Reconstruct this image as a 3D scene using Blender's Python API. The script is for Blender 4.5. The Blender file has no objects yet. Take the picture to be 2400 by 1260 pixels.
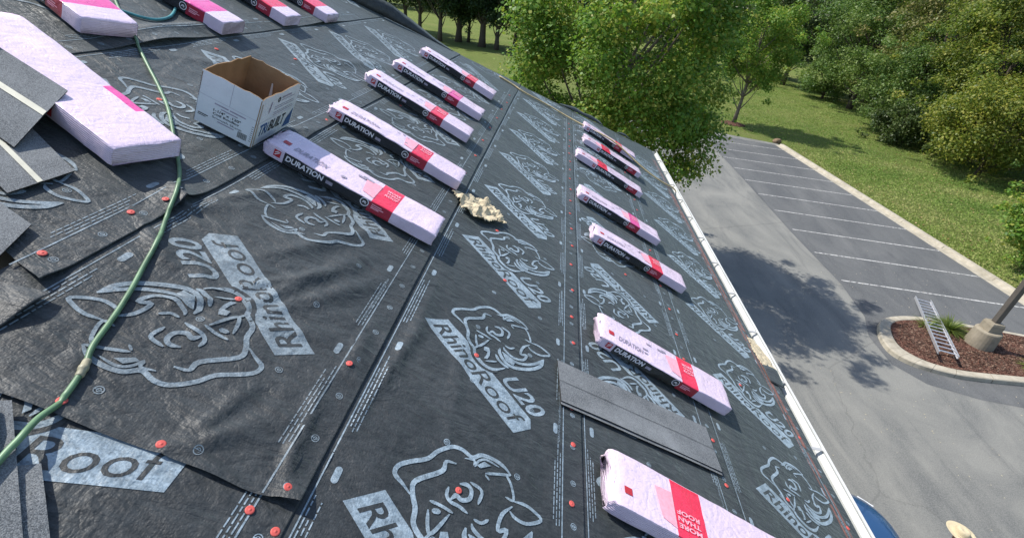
import bpy, bmesh, math, random
import numpy as np
from mathutils import Matrix, Vector

rad = math.radians
SC = bpy.context.scene
COL = SC.collection

# ------------------------------------------------------------------ camera
CAM_H = 8.64
yaw, pitch, roll = rad(-1.92348848), rad(30.37115533), rad(7.75876385)
cf = Vector((math.sin(yaw) * math.cos(pitch), math.cos(yaw) * math.cos(pitch), -math.sin(pitch)))
cr0 = Vector((math.cos(yaw), -math.sin(yaw), 0))
cu0 = cr0.cross(cf)
cr = math.cos(roll) * cr0 + math.sin(roll) * cu0
cu = -math.sin(roll) * cr0 + math.cos(roll) * cu0
cam = bpy.data.cameras.new('camera')
cam.sensor_width = 36.0
cam.lens = 1114.376 / 2400 * 36
cam.clip_start = 0.05
cam.clip_end = 2000
camo = bpy.data.objects.new('camera', cam)
COL.objects.link(camo)
m3 = Matrix((cr, cu, -cf)).transposed()
camo.matrix_world = Matrix.Translation((0, 0, CAM_H)) @ m3.to_4x4()
SC.camera = camo

# ------------------------------------------------------------------ sky, sun, exposure
SUN_EL = rad(54)
sun_h = Vector((-0.95, 0.31)).normalized()          # towards the sun, in plan
sun_dir = Vector((sun_h.x * math.cos(SUN_EL), sun_h.y * math.cos(SUN_EL), math.sin(SUN_EL)))
world = bpy.data.worlds.new('World')
SC.world = world
world.use_nodes = True
wn = world.node_tree
bg = wn.nodes['Background']
sky = wn.nodes.new('ShaderNodeTexSky')
sky.sky_type = 'NISHITA'
sky.sun_disc = False
sky.sun_elevation = SUN_EL
sky.sun_rotation = math.atan2(sun_h.x, sun_h.y)
sky.air_density = 1.0
sky.dust_density = 1.0
wn.links.new(sky.outputs[0], bg.inputs[0])
bg.inputs[1].default_value = 0.15
sl = bpy.data.lights.new('sun', 'SUN')
sl.energy = 4.4
sl.angle = rad(0.55)
sl.color = (1.0, 0.955, 0.88)
slo = bpy.data.objects.new('sun', sl)
COL.objects.link(slo)
slo.rotation_euler = sun_dir.to_track_quat('Z', 'Y').to_euler()
SC.view_settings.view_transform = 'Standard'
SC.view_settings.look = 'None'
SC.view_settings.gamma = 1
SC.view_settings.use_curve_mapping = False
SC.view_settings.exposure = 0.52
SC.cycles.max_bounces = 8
SC.cycles.transparent_max_bounces = 8

RNG = np.random.default_rng(7)
random.seed(7)

# ------------------------------------------------------------------ roof frame
TH = rad(24)
V0 = 2.52
X0 = 0.814 * V0
CT, ST = math.cos(TH), math.sin(TH)
P0 = np.array([X0, 0, CAM_H - V0])
DS = np.array([CT, 0, -ST])      # down the slope
YA = np.array([0, 1.0, 0])
NR = np.array([ST, 0, CT])
ROOF_M = Matrix(((CT, 0, ST), (0, 1, 0), (-ST, 0, CT))).to_4x4()


def roof(s, y, h):
    """s metres up the slope from the eave, y along it, h above the deck -> world points"""
    s = np.asarray(s, float)[..., None]; y = np.asarray(y, float)[..., None]; h = np.asarray(h, float)[..., None]
    return P0 - s * DS + y * YA + (h - .028) * NR


# ------------------------------------------------------------------ helpers
def tag(o, label=None, cat=None, group=None, kind=None):
    if label: o['label'] = label
    if cat: o['category'] = cat
    if group: o['group'] = group
    if kind: o['kind'] = kind
    return o


def make_mesh(name, V, F, mats=(), midx=None, smooth=False, attr=None):
    me = bpy.data.meshes.new(name)
    V = np.asarray(V, np.float32)
    if isinstance(F, np.ndarray):
        nf, k = F.shape
        me.vertices.add(len(V)); me.vertices.foreach_set('co', V.ravel())
        me.loops.add(nf * k); me.loops.foreach_set('vertex_index', F.astype(np.int32).ravel())
        me.polygons.add(nf)
        me.polygons.foreach_set('loop_start', np.arange(0, nf * k, k, dtype=np.int32))
        me.polygons.foreach_set('loop_total', np.full(nf, k, np.int32))
        me.update(calc_edges=True)
    else:
        me.from_pydata([tuple(map(float, v)) for v in V], [], F)
        me.update()
    for m in mats: me.materials.append(m)
    if midx is not None:
        me.polygons.foreach_set('material_index', np.asarray(midx, np.int32))
    if smooth:
        me.polygons.foreach_set('use_smooth', np.ones(len(me.polygons), bool))
    if attr is not None:
        a = me.attributes.new('tone', 'FLOAT', 'POINT')
        a.data.foreach_set('value', np.asarray(attr, np.float32))
    me.validate(clean_customdata=False)
    return me


def link(name, me, parent=None, loc=None, matrix=None):
    o = bpy.data.objects.new(name, me)
    COL.objects.link(o)
    if parent is not None: o.parent = parent
    if loc is not None: o.location = loc
    if matrix is not None: o.matrix_local = matrix
    return o


def empty(name, loc=(0, 0, 0), matrix=None):
    o = bpy.data.objects.new(name, None)
    COL.objects.link(o)
    o.empty_display_size = 0.1
    if matrix is not None: o.matrix_world = matrix
    else: o.location = loc
    return o


def box_vf(x0, x1, y0, y1, z0, z1):
    V = [(x0, y0, z0), (x1, y0, z0), (x1, y1, z0), (x0, y1, z0), (x0, y0, z1), (x1, y0, z1), (x1, y1, z1), (x0, y1, z1)]
    F = [(0, 3, 2, 1), (4, 5, 6, 7), (0, 1, 5, 4), (1, 2, 6, 5), (2, 3, 7, 6), (3, 0, 4, 7)]
    return V, F


class MB:
    """collects pieces of one part"""
    def __init__(s): s.V = []; s.F = []; s.M = []
    def add(s, V, F, m=0):
        n = len(s.V); s.V += [tuple(map(float, v)) for v in V]
        for f in F: s.F.append(tuple(i + n for i in f)); s.M.append(m)
    def box(s, *a, m=0): s.add(*box_vf(*a), m=m)
    def build(s, name, mats, parent=None, smooth=False, bevel=0, loc=None, matrix=None):
        me = make_mesh(name, s.V, s.F, mats, s.M, smooth)
        o = link(name, me, parent, loc, matrix)
        if bevel:
            b = o.modifiers.new('bevel', 'BEVEL'); b.width = bevel; b.segments = 2; b.limit_method = 'ANGLE'
        return o


def tube(pts, radii, n=10, cap=True):
    pts = [np.asarray(p, float) for p in pts]
    V = []; F = []
    prev = None
    for i, p in enumerate(pts):
        a = pts[max(i - 1, 0)]; b = pts[min(i + 1, len(pts) - 1)]
        t = b - a; t /= (np.linalg.norm(t) + 1e-9)
        if prev is None:
            ref = np.array([0, 0, 1.0]) if abs(t[2]) < .9 else np.array([1.0, 0, 0])
            u = np.cross(ref, t)
        else:
            u = prev - t * (prev @ t)
        u /= np.linalg.norm(u); prev = u
        w = np.cross(t, u)
        r = radii[i] if hasattr(radii, '__len__') else radii
        for k in range(n):
            q = 2 * math.pi * k / n
            V.append(p + r * (math.cos(q) * u + math.sin(q) * w))
    for i in range(len(pts) - 1):
        for k in range(n):
            F.append((i * n + k, i * n + (k + 1) % n, (i + 1) * n + (k + 1) % n, (i + 1) * n + k))
    if cap:
        F.append(tuple(range(n - 1, -1, -1))); F.append(tuple((len(pts) - 1) * n + k for k in range(n)))
    return V, F


def catmull(P, sub=6):
    P = [np.asarray(p, float) for p in P]
    Q = [2 * P[0] - P[1]] + P + [2 * P[-1] - P[-2]]
    out = []
    for i in range(1, len(Q) - 2):
        for k in range(sub):
            t = k / sub
            a, b, c, d = Q[i - 1], Q[i], Q[i + 1], Q[i + 2]
            out.append(.5 * (2 * b + (c - a) * t + (2 * a - 5 * b + 4 * c - d) * t * t + (3 * b - a - 3 * c + d) * t ** 3))
    out.append(P[-1])
    return out


def vnoise(x, y, seed=0):
    """smooth value noise in [-1, 1]"""
    x = np.asarray(x, float); y = np.asarray(y, float)
    xi = np.floor(x); yi = np.floor(y); xf = x - xi; yf = y - yi
    u = xf * xf * (3 - 2 * xf); v = yf * yf * (3 - 2 * yf)
    def h(a, b):
        q = np.sin(a * 127.1 + b * 311.7 + seed * 74.7) * 43758.5453
        return (q - np.floor(q)) * 2 - 1
    return (h(xi, yi) * (1 - u) + h(xi + 1, yi) * u) * (1 - v) + (h(xi, yi + 1) * (1 - u) + h(xi + 1, yi + 1) * u) * v


# ------------------------------------------------------------------ materials
class N:
    def __init__(s, name):
        s.m = bpy.data.materials.new(name); s.m.use_nodes = True
        s.t = s.m.node_tree; s.b = s.t.nodes['Principled BSDF']
        s.tc = s.t.nodes.new('ShaderNodeTexCoord'); s.co = s.tc.outputs['Object']
    def n(s, ty, **kw):
        x = s.t.nodes.new(ty)
        for k, v in kw.items(): setattr(x, k, v)
        return x
    def l(s, a, b): s.t.links.new(a, b)
    def map(s, scale=(1, 1, 1), rot=(0, 0, 0), src=None):
        x = s.n('ShaderNodeMapping'); x.inputs['Scale'].default_value = scale; x.inputs['Rotation'].default_value = rot
        s.l(src or s.co, x.inputs['Vector']); return x.outputs[0]
    def noise(s, scale, detail=4, rough=.55, src=None, dist=0):
        x = s.n('ShaderNodeTexNoise'); x.inputs['Scale'].default_value = scale; x.inputs['Detail'].default_value = detail
        x.inputs['Roughness'].default_value = rough; x.inputs['Distortion'].default_value = dist
        s.l(src or s.co, x.inputs['Vector']); return x.outputs['Fac']
    def voro(s, scale, src=None, feature='F1', out='Distance'):
        x = s.n('ShaderNodeTexVoronoi'); x.feature = feature; x.inputs['Scale'].default_value = scale
        s.l(src or s.co, x.inputs['Vector']); return x.outputs[out]
    def ramp(s, fac, stops):
        x = s.n('ShaderNodeValToRGB'); e = x.color_ramp.elements
        while len(e) < len(stops): e.new(.5)
        for i, (p, c) in enumerate(stops):
            e[i].position = p; e[i].color = (*c, 1) if len(c) == 3 else c
        s.l(fac, x.inputs[0]); return x.outputs[0]
    def mix(s, fac, a, b, mode='MIX'):
        x = s.n('ShaderNodeMix'); x.data_type = 'RGBA'; x.blend_type = mode
        if isinstance(fac, (int, float)): x.inputs[0].default_value = fac
        else: s.l(fac, x.inputs[0])
        for i, v in ((6, a), (7, b)):
            if isinstance(v, tuple): x.inputs[i].default_value = (*v, 1)
            else: s.l(v, x.inputs[i])
        return x.outputs[2]
    def math(s, op, a, b=0.0):
        x = s.n('ShaderNodeMath'); x.operation = op
        for i, v in ((0, a), (1, b)):
            if isinstance(v, (int, float)): x.inputs[i].default_value = v
            else: s.l(v, x.inputs[i])
        return x.outputs[0]
    def color(s, c):
        if isinstance(c, tuple): s.b.inputs['Base Color'].default_value = (*c, 1)
        else: s.l(c, s.b.inputs['Base Color'])
    def rough(s, r, spec=None):
        if isinstance(r, (int, float)): s.b.inputs['Roughness'].default_value = r
        else: s.l(r, s.b.inputs['Roughness'])
        if spec is not None: s.b.inputs['Specular IOR Level'].default_value = spec
    def bump(s, h, dist, strength=1.0, prev=None):
        x = s.n('ShaderNodeBump'); x.inputs['Distance'].default_value = dist; x.inputs['Strength'].default_value = strength
        s.l(h, x.inputs['Height'])
        if prev is not None: s.l(prev, x.inputs['Normal'])
        s.l(x.outputs[0], s.b.inputs['Normal']); return x.outputs[0]


def plain(name, c, rough=.5, spec=.5, var=.12, vscale=6, metal=0, bump=0, bscale=40):
    k = N(name)
    if var:
        f = k.noise(vscale, 5)
        k.color(k.ramp(f, [(.3, tuple(x * (1 - var) for x in c)), (.7, tuple(min(1, x * (1 + var)) for x in c))]))
    else: k.color(c)
    k.rough(rough, spec); k.b.inputs['Metallic'].default_value = metal
    if bump: k.bump(k.noise(bscale, 4), bump)
    return k.m


def sheet_mat(name, dark, light, rough, spec=.5, worn=None):
    k = N(name)
    f = k.noise(1.3, 4, .5); f2 = k.noise(110, 4, .8)
    c = k.ramp(f, [(.3, dark), (.72, light)])
    c = k.mix(k.ramp(f2, [(.38, (0, 0, 0)), (.78, (.6, .6, .6))]), c, tuple(min(1, x * 1.9) for x in light))
    c = k.mix(k.ramp(k.noise(24, 6, .7, src=k.map((.35, 1, 1))), [(.4, (.55, .55, .55)), (.6, (0, 0, 0))]), c, tuple(x * .55 for x in dark))
    dust = k.ramp(k.noise(.8, 9, .7), [(.47, (0, 0, 0)), (.8, (.2, .2, .2))])
    c = k.mix(dust, c, (.17, .175, .17))
    sc_ = k.ramp(k.noise(3.2, 8, .72, src=k.map((1, .5, 1), (0, 0, 1.1)), dist=2.2), [(.60, (0, 0, 0)), (.76, (.18, .18, .18))])
    c = k.mix(sc_, c, (.15, .155, .15))
    if worn:
        c = k.mix(k.ramp(k.noise(75, 6, .8), [(.50, (0, 0, 0)), (.68, (.8, .8, .8))]), c, worn)
    k.color(c)
    k.rough(rough, spec)
    k.b.inputs['Sheen Weight'].default_value = .16
    k.b.inputs['Sheen Roughness'].default_value = .45
    k.b.inputs['Sheen Tint'].default_value = (.62, .82, .85, 1)
    fold = k.noise(4.5, 3, .5, src=k.map((1.0, .4, 1.0), (0, 0, .6)), dist=.8)
    b1 = k.bump(fold, .03, .6)
    fold2 = k.noise(11, 4, .55, src=k.map((.35, 1.0, .5), (0, 0, -.35)), dist=1.0)
    b1 = k.bump(fold2, .020, .65, b1)
    crk = k.noise(55, 4, .65, src=k.map((.5, 1, 1)), dist=.3)
    rd = k.math('ABSOLUTE', k.math('SUBTRACT', k.noise(7, 3, .55, src=k.map((.5, 1.3, 1), (0, 0, .75)), dist=1.2), .5))
    b1 = k.bump(rd, .026, .6, b1)
    b2 = k.bump(crk, .0036, .8, b1)
    weave = k.noise(170, 2, .5, src=k.map((1, .5, 1)))
    k.bump(weave, .0016, .9, b2)
    return k.m


M = {}
M['sheet'] = sheet_mat('underlayment_black', (.019, .0215, .023), (.036, .040, .042), .55, .45)
M['print'] = sheet_mat('underlayment_print', (.19, .25, .295), (.28, .35, .405), .55, .4, (.10, .12, .135))
M['print_dull'] = sheet_mat('underlayment_print_dusty', (.15, .19, .22), (.23, .28, .315), .6, .35, (.08, .09, .10))
M['chalk'] = sheet_mat('chalk_red', (.13, .045, .035), (.21, .08, .06), .7, .3)
M['cap'] = plain('cap_red', (.56, .095, .08), .6, .35, .12, 80)
M['steel'] = plain('nail_steel', (.45, .44, .42), .4, .5, .1, 30, metal=.8)


def film(name, c, rough=.28, wr=1.0, layers=False):
    k = N(name)
    f = k.noise(9, 4)
    k.color(k.ramp(f, [(.3, tuple(x * .9 for x in c)), (.7, c)]))
    k.b.inputs['Coat Weight'].default_value = .3; k.b.inputs['Coat Roughness'].default_value = .12
    k.rough(k.ramp(k.noise(14, 3), [(.3, (rough * .7,) * 3), (.7, (min(1, rough * 1.5),) * 3)]), .5)
    def ridge(sc, mp, d):
        return k.math('ABSOLUTE', k.math('SUBTRACT', k.noise(sc, 2, .5, src=mp, dist=d), .5))
    b = k.bump(ridge(9, k.map((1, .5, 1.2), (0, 0, .5)), .8), .012 * wr, .5)
    b = k.bump(ridge(26, k.map((.6, 1.1, 1), (0, 0, -.4)), 1.0), .007 * wr, .7, b)
    b = k.bump(ridge(60, k.map((.4, 1.2, 1), (0, 0, .1)), .6), .0035 * wr, .7, b)
    x = k.n('ShaderNodeTexWave'); x.wave_type = 'BANDS'; x.bands_direction = 'Z'
    x.inputs['Scale'].default_value = 34; x.inputs['Distortion'].default_value = 1.5; x.inputs['Detail'].default_value = 2
    k.l(k.co, x.inputs['Vector'])
    k.bump(x.outputs['Fac'], .003, .7, b)
    return k.m


M['film'] = film('film_lavender', (.75, .605, .735))
M['film_red'] = film('film_red', (.80, .035, .085))
M['film_pink'] = film('film_magenta', (.78, .08, .32))
M['film_black'] = film('film_black', (.012, .012, .014), .2)
M['film_dred'] = film('film_dark_red', (.42, .01, .035))
M['ink_white'] = plain('ink_white', (.78, .74, .78), .4, .4, .06)
M['ink_black'] = plain('ink_black', (.02, .02, .022), .4, .4, 0)
M['ink_grey'] = plain('ink_grey', (.33, .29, .36), .5, .4, .2, 60)
M['ink_pale'] = plain('ink_pale_pink', (.82, .38, .46), .5, .4, .12, 60)
M['ink_red'] = plain('ink_emblem_red', (.45, .03, .04), .4, .4, .1)
M['ink_blue'] = plain('ink_blue', (.02, .09, .26), .5, .4, .1)
M['card_white'] = plain('cardboard_white', (.70, .72, .74), .75, .25, .07, 7, bump=.002, bscale=60)
M['card_brown'] = plain('cardboard_brown', (.30, .19, .105), .85, .2, .15, 9, bump=.002, bscale=60)
M['tape'] = plain('packing_tape', (.42, .33, .26), .3, .5, .1)
M['hose_green'] = plain('hose_green', (.115, .21, .11), .45, .45, .3, 14)
M['hose_teal'] = plain('hose_teal', (.06, .24, .26), .45, .45, .25, 14)
M['hose_joint'] = plain('hose_joint', (.30, .28, .19), .5, .5, .2, 60)
M['cord'] = plain('cord_tan', (.56, .44, .24), .8, .2, .2, 40)
M['gutter'] = plain('gutter_white', (.53, .54, .52), .4, .5, .14, 3)
M['strap'] = plain('strap_metal', (.42, .42, .41), .5, .5, .1, 20, metal=.3)
M['gutter_in'] = plain('gutter_dirt', (.62, .60, .54), .6, .4, .2, 5)
M['wood'] = plain('plywood', (.38, .27, .16), .8, .2, .2, 5)
M['brick'] = plain('wall_brick', (.28, .13, .09), .85, .2, .2, 8)
M['pole'] = plain('lamp_pole', (.085, .075, .065), .45, .5, .15, 4)
M['alu'] = plain('aluminium', (.72, .72, .74), .38, .5, .08, 12, metal=.75)
M['bark'] = plain('bark', (.085, .07, .055), .9, .2, .35, 9, bump=.03, bscale=14)
M['bark2'] = plain('bark_grey', (.15, .125, .10), .9, .2, .3, 9, bump=.02, bscale=20)


def granule(name, dark, light):
    k = N(name)
    v = k.voro(420, out='Color'); sep = k.n('ShaderNodeSeparateColor'); k.l(v, sep.inputs[0])
    c = k.ramp(sep.outputs[0], [(.15, dark), (.85, light)])
    f = k.noise(5, 4)
    c = k.mix(k.ramp(f, [(.35, (0, 0, 0)), (.75, (.5, .5, .5))]), c, tuple(x * 1.5 for x in light))
    k.color(c); k.rough(.9, .25)
    k.bump(k.noise(380, 2), .0025, .9)
    return k.m


M['shingle'] = granule('shingle_granules', (.07, .076, .082), (.21, .22, .225))
M['shingle_strip'] = plain('shingle_release_strip', (.56, .54, .44), .6, .3, .12, 14)
M['shingle_edge'] = plain('shingle_asphalt_edge', (.012, .012, .012), .6, .4, 0)


def concrete(name, a, b, sc=4.0):
    k = N(name)
    c = k.ramp(k.noise(sc, 8, .65), [(.3, a), (.7, b)])
    c = k.mix(k.ramp(k.noise(.9, 5), [(.45, (0, 0, 0)), (.75, (.5, .5, .5))]), c, tuple(x * .6 for x in a))
    k.color(c); k.rough(.9, .25); k.bump(k.noise(60, 5), .006)
    return k.m


M['concrete'] = concrete('kerb_concrete', (.29, .26, .20), (.44, .40, .325))
M['concrete2'] = concrete('lamp_base_concrete', (.19, .165, .12), (.32, .28, .215), 2.5)


def asphalt(name, base, worn, stain, worn_pos, seed=0.0):
    k = N(name)
    st = k.noise(.26, 7, .62, src=k.map((1, .34, 1), (0, 0, .55 + seed)), dist=2.6)
    c = k.ramp(st, [(worn_pos[0], base), (worn_pos[1], worn)])
    s2 = k.noise(.6, 7, .66, src=k.map((1.4, .28, 1), (0, 0, .8)), dist=1.8)
    c = k.mix(k.ramp(s2, [(.52, (0, 0, 0)), (.74, (.75, .75, .75))]), c, stain)
    g = k.noise(38, 3, .8)
    c = k.mix(k.ramp(g, [(.4, (0, 0, 0)), (.72, (.45, .45, .45))]), c, tuple(min(1, x * 1.8) for x in worn))
    wv = k.noise(.9, 5, .6)
    ad = k.n('ShaderNodeVectorMath'); ad.operation = 'ADD'
    k.l(k.co, ad.inputs[0]); cmb = k.n('ShaderNodeCombineXYZ'); k.l(wv, cmb.inputs[0]); k.l(wv, cmb.inputs[1]); k.l(cmb.outputs[0], ad.inputs[1])
    cr_ = k.voro(.11, src=ad.outputs[0], feature='DISTANCE_TO_EDGE')
    crack = k.ramp(cr_, [(.0006, (.22, .22, .22)), (.0016, (0, 0, 0))])
    c = k.mix(crack, c, (.035, .035, .035))
    k.color(c); k.rough(.88, .3)
    k.bump(k.noise(70, 3, .7), .008, .7)
    return k.m


M['asphalt'] = asphalt('asphalt_worn', (.092, .096, .095), (.178, .177, .162), (.066, .07, .072), (.34, .60))
M['sealed'] = asphalt('asphalt_sealed', (.062, .066, .07), (.115, .117, .116), (.045, .048, .053), (.35, .7), .4)


def paint():
    k = N('line_paint')
    c = k.ramp(k.noise(9, 6, .7), [(.38, (.12, .12, .12)), (.56, (.5, .5, .48))])
    k.color(c); k.rough(.8, .3)
    return k.m


M['paint'] = paint()


def grass_mat():
    k = N('lawn_grass')
    a = k.noise(.16, 5, .55); b = k.noise(1.6, 6, .7); d = k.noise(14, 4, .8)
    c = k.ramp(a, [(.3, (.12, .19, .04)), (.55, (.18, .24, .055)), (.75, (.27, .275, .10))])
    c = k.mix(k.ramp(b, [(.4, (0, 0, 0)), (.72, (.7, .7, .7))]), c, (.26, .235, .10))
    c = k.mix(k.ramp(d, [(.36, (.6, .6, .6)), (.62, (0, 0, 0))]), c, (.035, .065, .012))
    k.color(c); k.rough(.95, .15)
    p = k.bump(k.noise(5, 6, .75), .25, 1)
    k.bump(k.noise(30, 3, .8), .05, 1, p)
    return k.m


M['grass'] = grass_mat()


def mulch_mat():
    k = N('bark_mulch')
    v = k.voro(22, src=k.map((1, 1.8, 1)), out='Color'); sp = k.n('ShaderNodeSeparateColor'); k.l(v, sp.inputs[0])
    c = k.ramp(sp.outputs[0], [(.1, (.04, .018, .012)), (.6, (.115, .05, .034)), (.95, (.25, .14, .10))])
    k.color(c); k.rough(.95, .2)
    k.bump(k.voro(22, src=k.map((1, 1.8, 1))), .04, 1)
    return k.m


M['mulch'] = mulch_mat()
M['rock'] = plain('rock_brown', (.17, .12, .075), .9, .2, .4, 6, bump=.05, bscale=12)


def leaf_mat(name, stops, trans=.35, rough=.5):
    k = N(name)
    at = k.n('ShaderNodeAttribute'); at.attribute_name = 'tone'
    c = k.ramp(at.outputs['Fac'], stops)
    k.color(c); k.rough(rough, .35)
    tr = k.n('ShaderNodeBsdfTranslucent')
    c2 = k.mix(.5, c, (.13, .24, .02), 'MIX'); k.l(c2, tr.inputs[0])
    mx = k.n('ShaderNodeMixShader'); mx.inputs[0].default_value = trans
    out = k.t.nodes['Material Output']
    k.l(k.b.outputs[0], mx.inputs[1]); k.l(tr.outputs[0], mx.inputs[2]); k.l(mx.outputs[0], out.inputs[0])
    return k.m


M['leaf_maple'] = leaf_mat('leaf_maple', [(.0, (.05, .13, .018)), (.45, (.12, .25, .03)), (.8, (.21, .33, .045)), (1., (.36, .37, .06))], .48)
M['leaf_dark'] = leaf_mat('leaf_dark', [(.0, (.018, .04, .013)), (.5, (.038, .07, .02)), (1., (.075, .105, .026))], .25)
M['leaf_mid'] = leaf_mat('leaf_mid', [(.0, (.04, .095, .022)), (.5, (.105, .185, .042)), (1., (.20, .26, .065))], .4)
M['leaf_yellow'] = leaf_mat('leaf_yellow', [(.0, (.055, .10, .018)), (.5, (.165, .205, .03)), (1., (.32, .30, .045))], .4)
M['leaf_olive'] = leaf_mat('leaf_olive', [(.0, (.06, .08, .02)), (.5, (.14, .155, .04)), (1., (.25, .21, .07))], .38)
M['leaf_spike'] = leaf_mat('leaf_spike', [(.0, (.06, .10, .02)), (1., (.20, .24, .05))], .3)
M['leaf_grass'] = leaf_mat('leaf_grass', [(.0, (.15, .25, .05)), (.5, (.25, .34, .075)), (1., (.40, .40, .15))], .4, .8)
M['chips'] = leaf_mat('mulch_chip', [(.0, (.03, .017, .012)), (.6, (.095, .052, .034)), (1., (.24, .16, .115))], .0, .9)
M['leaf_litter'] = leaf_mat('leaf_litter', [(.0, (.10, .06, .02)), (.6, (.26, .17, .06)), (1., (.42, .34, .16))], .2, .8)
M['tan'] = plain('torn_paper_tan', (.52, .44, .30), .85, .2, .25, 30, bump=.006, bscale=60)
M['straw'] = plain('straw_hat', (.50, .43, .29), .8, .2, .1, 60, bump=.003, bscale=150)
M['skin'] = plain('skin', (.42, .26, .18), .55, .4, .06)
M['shirt'] = plain('shirt_teal', (.03, .26, .36), .85, .2, .1, 20)
M['jeans'] = plain('jeans_blue', (.05, .07, .12), .85, .2, .15, 20)
M['boot'] = plain('boot_grey', (.055, .075, .085), .5, .5, .2, 30)
M['carpaint'] = plain('car_paint_blue', (.015, .055, .14), .22, .6, .05, 3)
M['carpaint'].node_tree.nodes['Principled BSDF'].inputs['Coat Weight'].default_value = .8
M['glass'] = plain('car_glass', (.02, .03, .04), .06, .8, 0)
M['tyre'] = plain('tyre_rubber', (.02, .02, .02), .85, .3, 0)
M['chrome'] = plain('car_trim', (.7, .7, .7), .2, .6, 0, metal=.9)
M['lamp_glass'] = plain('headlight_glass', (.6, .62, .64), .1, .7, 0)
M['litter'] = plain('litter_pale', (.36, .32, .24), .8, .2, .25, 3)

# ------------------------------------------------------------------ ground, lot, kerbs
g = MB(); g.add([(-600, -400, 0), (600, -400, 0), (600, 900, 0), (-600, 900, 0)], [(0, 1, 2, 3)])
ground = g.build('ground', [M['grass']]); tag(ground, 'mown green lawn with dry yellow patches around the lot', kind='structure')
lot = make_mesh('parking_lot', [(-8, -30, .004), (22.6, -30, .004), (20.9, 16, .004), (20.1, 27, .004), (19.55, 40.6, .004), (19.3, 42.0, .004), (14.9, 43.0, .004), (10, 43.6, .004), (2, 44, .004), (-8, 44, .004)],
                [tuple(range(10))], [M['asphalt']])
lot = link('parking_lot', lot); tag(lot, 'worn pale grey asphalt drive lane beside the roof', kind='structure')
seal = make_mesh('sealed_bay', [(12.6, 42.2, .008), (12.75, 38, .008), (12.7, 30, .008), (12.55, 22, .008), (12.6, 17.5, .008), (12.3, 15.2, .008), (11.75, 13.9, .008), (11.7, 12.5, .008), (12.3, 11.75, .008), (13.6, 11.4, .008), (15.5, 11.3, .008), (21.1, 11.8, .008), (20.72, 18.7, .008), (19.95, 28, .008), (19.4, 41.3, .008)],
                 [tuple(range(14, -1, -1))], [M['sealed']])
seal = link('parking_bays', seal); tag(seal, 'darker sealed asphalt of the marked parking bays', kind='structure')


def kx(Y): return 19.42 + (41.6 - Y) * .0585


for i in range(10):
    Y = 39.9 - i * 2.45
    xl, xr = 12.78, kx(Y) - .55
    if i == 0: xl = 13.1
    p = MB(); w = .04
    p.add([(xl, Y - w, .012), (xr, Y + .02 - w, .012), (xr, Y + .02 + w, .012), (xl, Y + w, .012)], [(0, 1, 2, 3)])
    p.build('bay_line', [M['paint']], seal)

kerb = empty('kerb', (20, 25, 0)); tag(kerb, 'long pale concrete kerb between parking bays and lawn', kind='structure')
Y = 41.4
while Y > -8:
    L = 3.05; y1 = Y; y0 = Y - L + .018
    p = MB(); V = []
    prof = [(-.52, 0), (-.52, .02), (-.20, .035), (-.15, .14), (-.10, .16), (.10, .16), (.12, .14), (.12, 0)]
    for yy in (y0, y1):
        jit = random.uniform(-.012, .012)
        for px, pz in prof: V.append((kx(yy) + px + jit - 20, yy - 25, pz))
    n = len(prof)
    F = [(k, (k + 1) % n, n + (k + 1) % n, n + k) for k in range(n)] + [tuple(range(n - 1, -1, -1)), tuple(range(n, 2 * n))]
    p.add(V, F); p.build('kerb_stone', [M['concrete']], kerb)
    Y -= L

# planted island
ISO = [(20.8, 15.15), (18.08, 15.40), (16.04, 15.52), (15.16, 15.56), (14.42, 15.55), (13.6, 15.4), (12.95, 15.12), (12.5, 14.72), (12.14, 14.1), (11.95, 13.5), (11.95, 13.0), (12.25, 12.62), (12.81, 12.38), (13.76, 12.26), (15.67, 12.41), (18.2, 12.65), (21, 12.95)]
ISI = [(20.8, 14.95), (18.08, 15.18), (16.04, 15.28), (15.16, 15.30), (14.45, 15.26), (13.75, 15.08), (13.25, 14.85), (12.9, 14.5), (12.68, 14.0), (12.58, 13.6), (12.62, 13.3), (12.85, 12.98), (13.2, 12.76), (14.0, 12.66), (15.7, 12.82), (18.2, 13.05), (21, 13.35)]
isl = empty('planting_island', (15, 14, 0)); tag(isl, 'rounded kerbed island of brown mulch at the end of the bays', kind='structure')
oc = catmull([(a, b, 0) for a, b in ISO], 4); ic = catmull([(a, b, 0) for a, b in ISI], 4); ic = [p_ + (q_ - p_) * .75 for p_, q_ in zip(oc, ic)]
k0 = 0
while k0 < len(oc) - 1:
    k1 = min(k0 + 3, len(oc) - 1)
    p = MB(); V = []
    for k in range(k0, k1 + 1):
        o_, i_ = oc[k].copy(), ic[k].copy()
        if k == k1 and k1 < len(oc) - 1:
            o_ = oc[k] + (oc[k - 1] - oc[k]) * .06; i_ = ic[k] + (ic[k - 1] - ic[k]) * .06
        d = (i_ - o_)
        for fr, z in ((0, 0), (.04, .13), (.12, .155), (.9, .155), (1, .13), (1, 0)):
            q = o_ + d * fr; V.append((q[0] - 15, q[1] - 14, z))
    F = []
    for k in range(k1 - k0):
        for j in range(5): F.append((k * 6 + j, k * 6 + j + 1, (k + 1) * 6 + j + 1, (k + 1) * 6 + j))
    F += [tuple(range(6)), tuple((k1 - k0) * 6 + j for j in range(5, -1, -1))]
    p.add(V, F); p.build('kerb_stone', [M['concrete']], isl)
    k0 = k1
V = [(q[0] - 15, q[1] - 14, .11) for q in ic]
mid = [((a[0] + b[0]) / 2, (a[1] + b[1]) / 2) for a, b in zip(V, V[::-1])]
bm = bmesh.new(); vs = [bm.verts.new(v) for v in V]; bm.faces.new(vs)
bmesh.ops.triangulate(bm, faces=bm.faces[:]); bmesh.ops.subdivide_edges(bm, edges=bm.edges[:], cuts=4, use_grid_fill=True)
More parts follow.
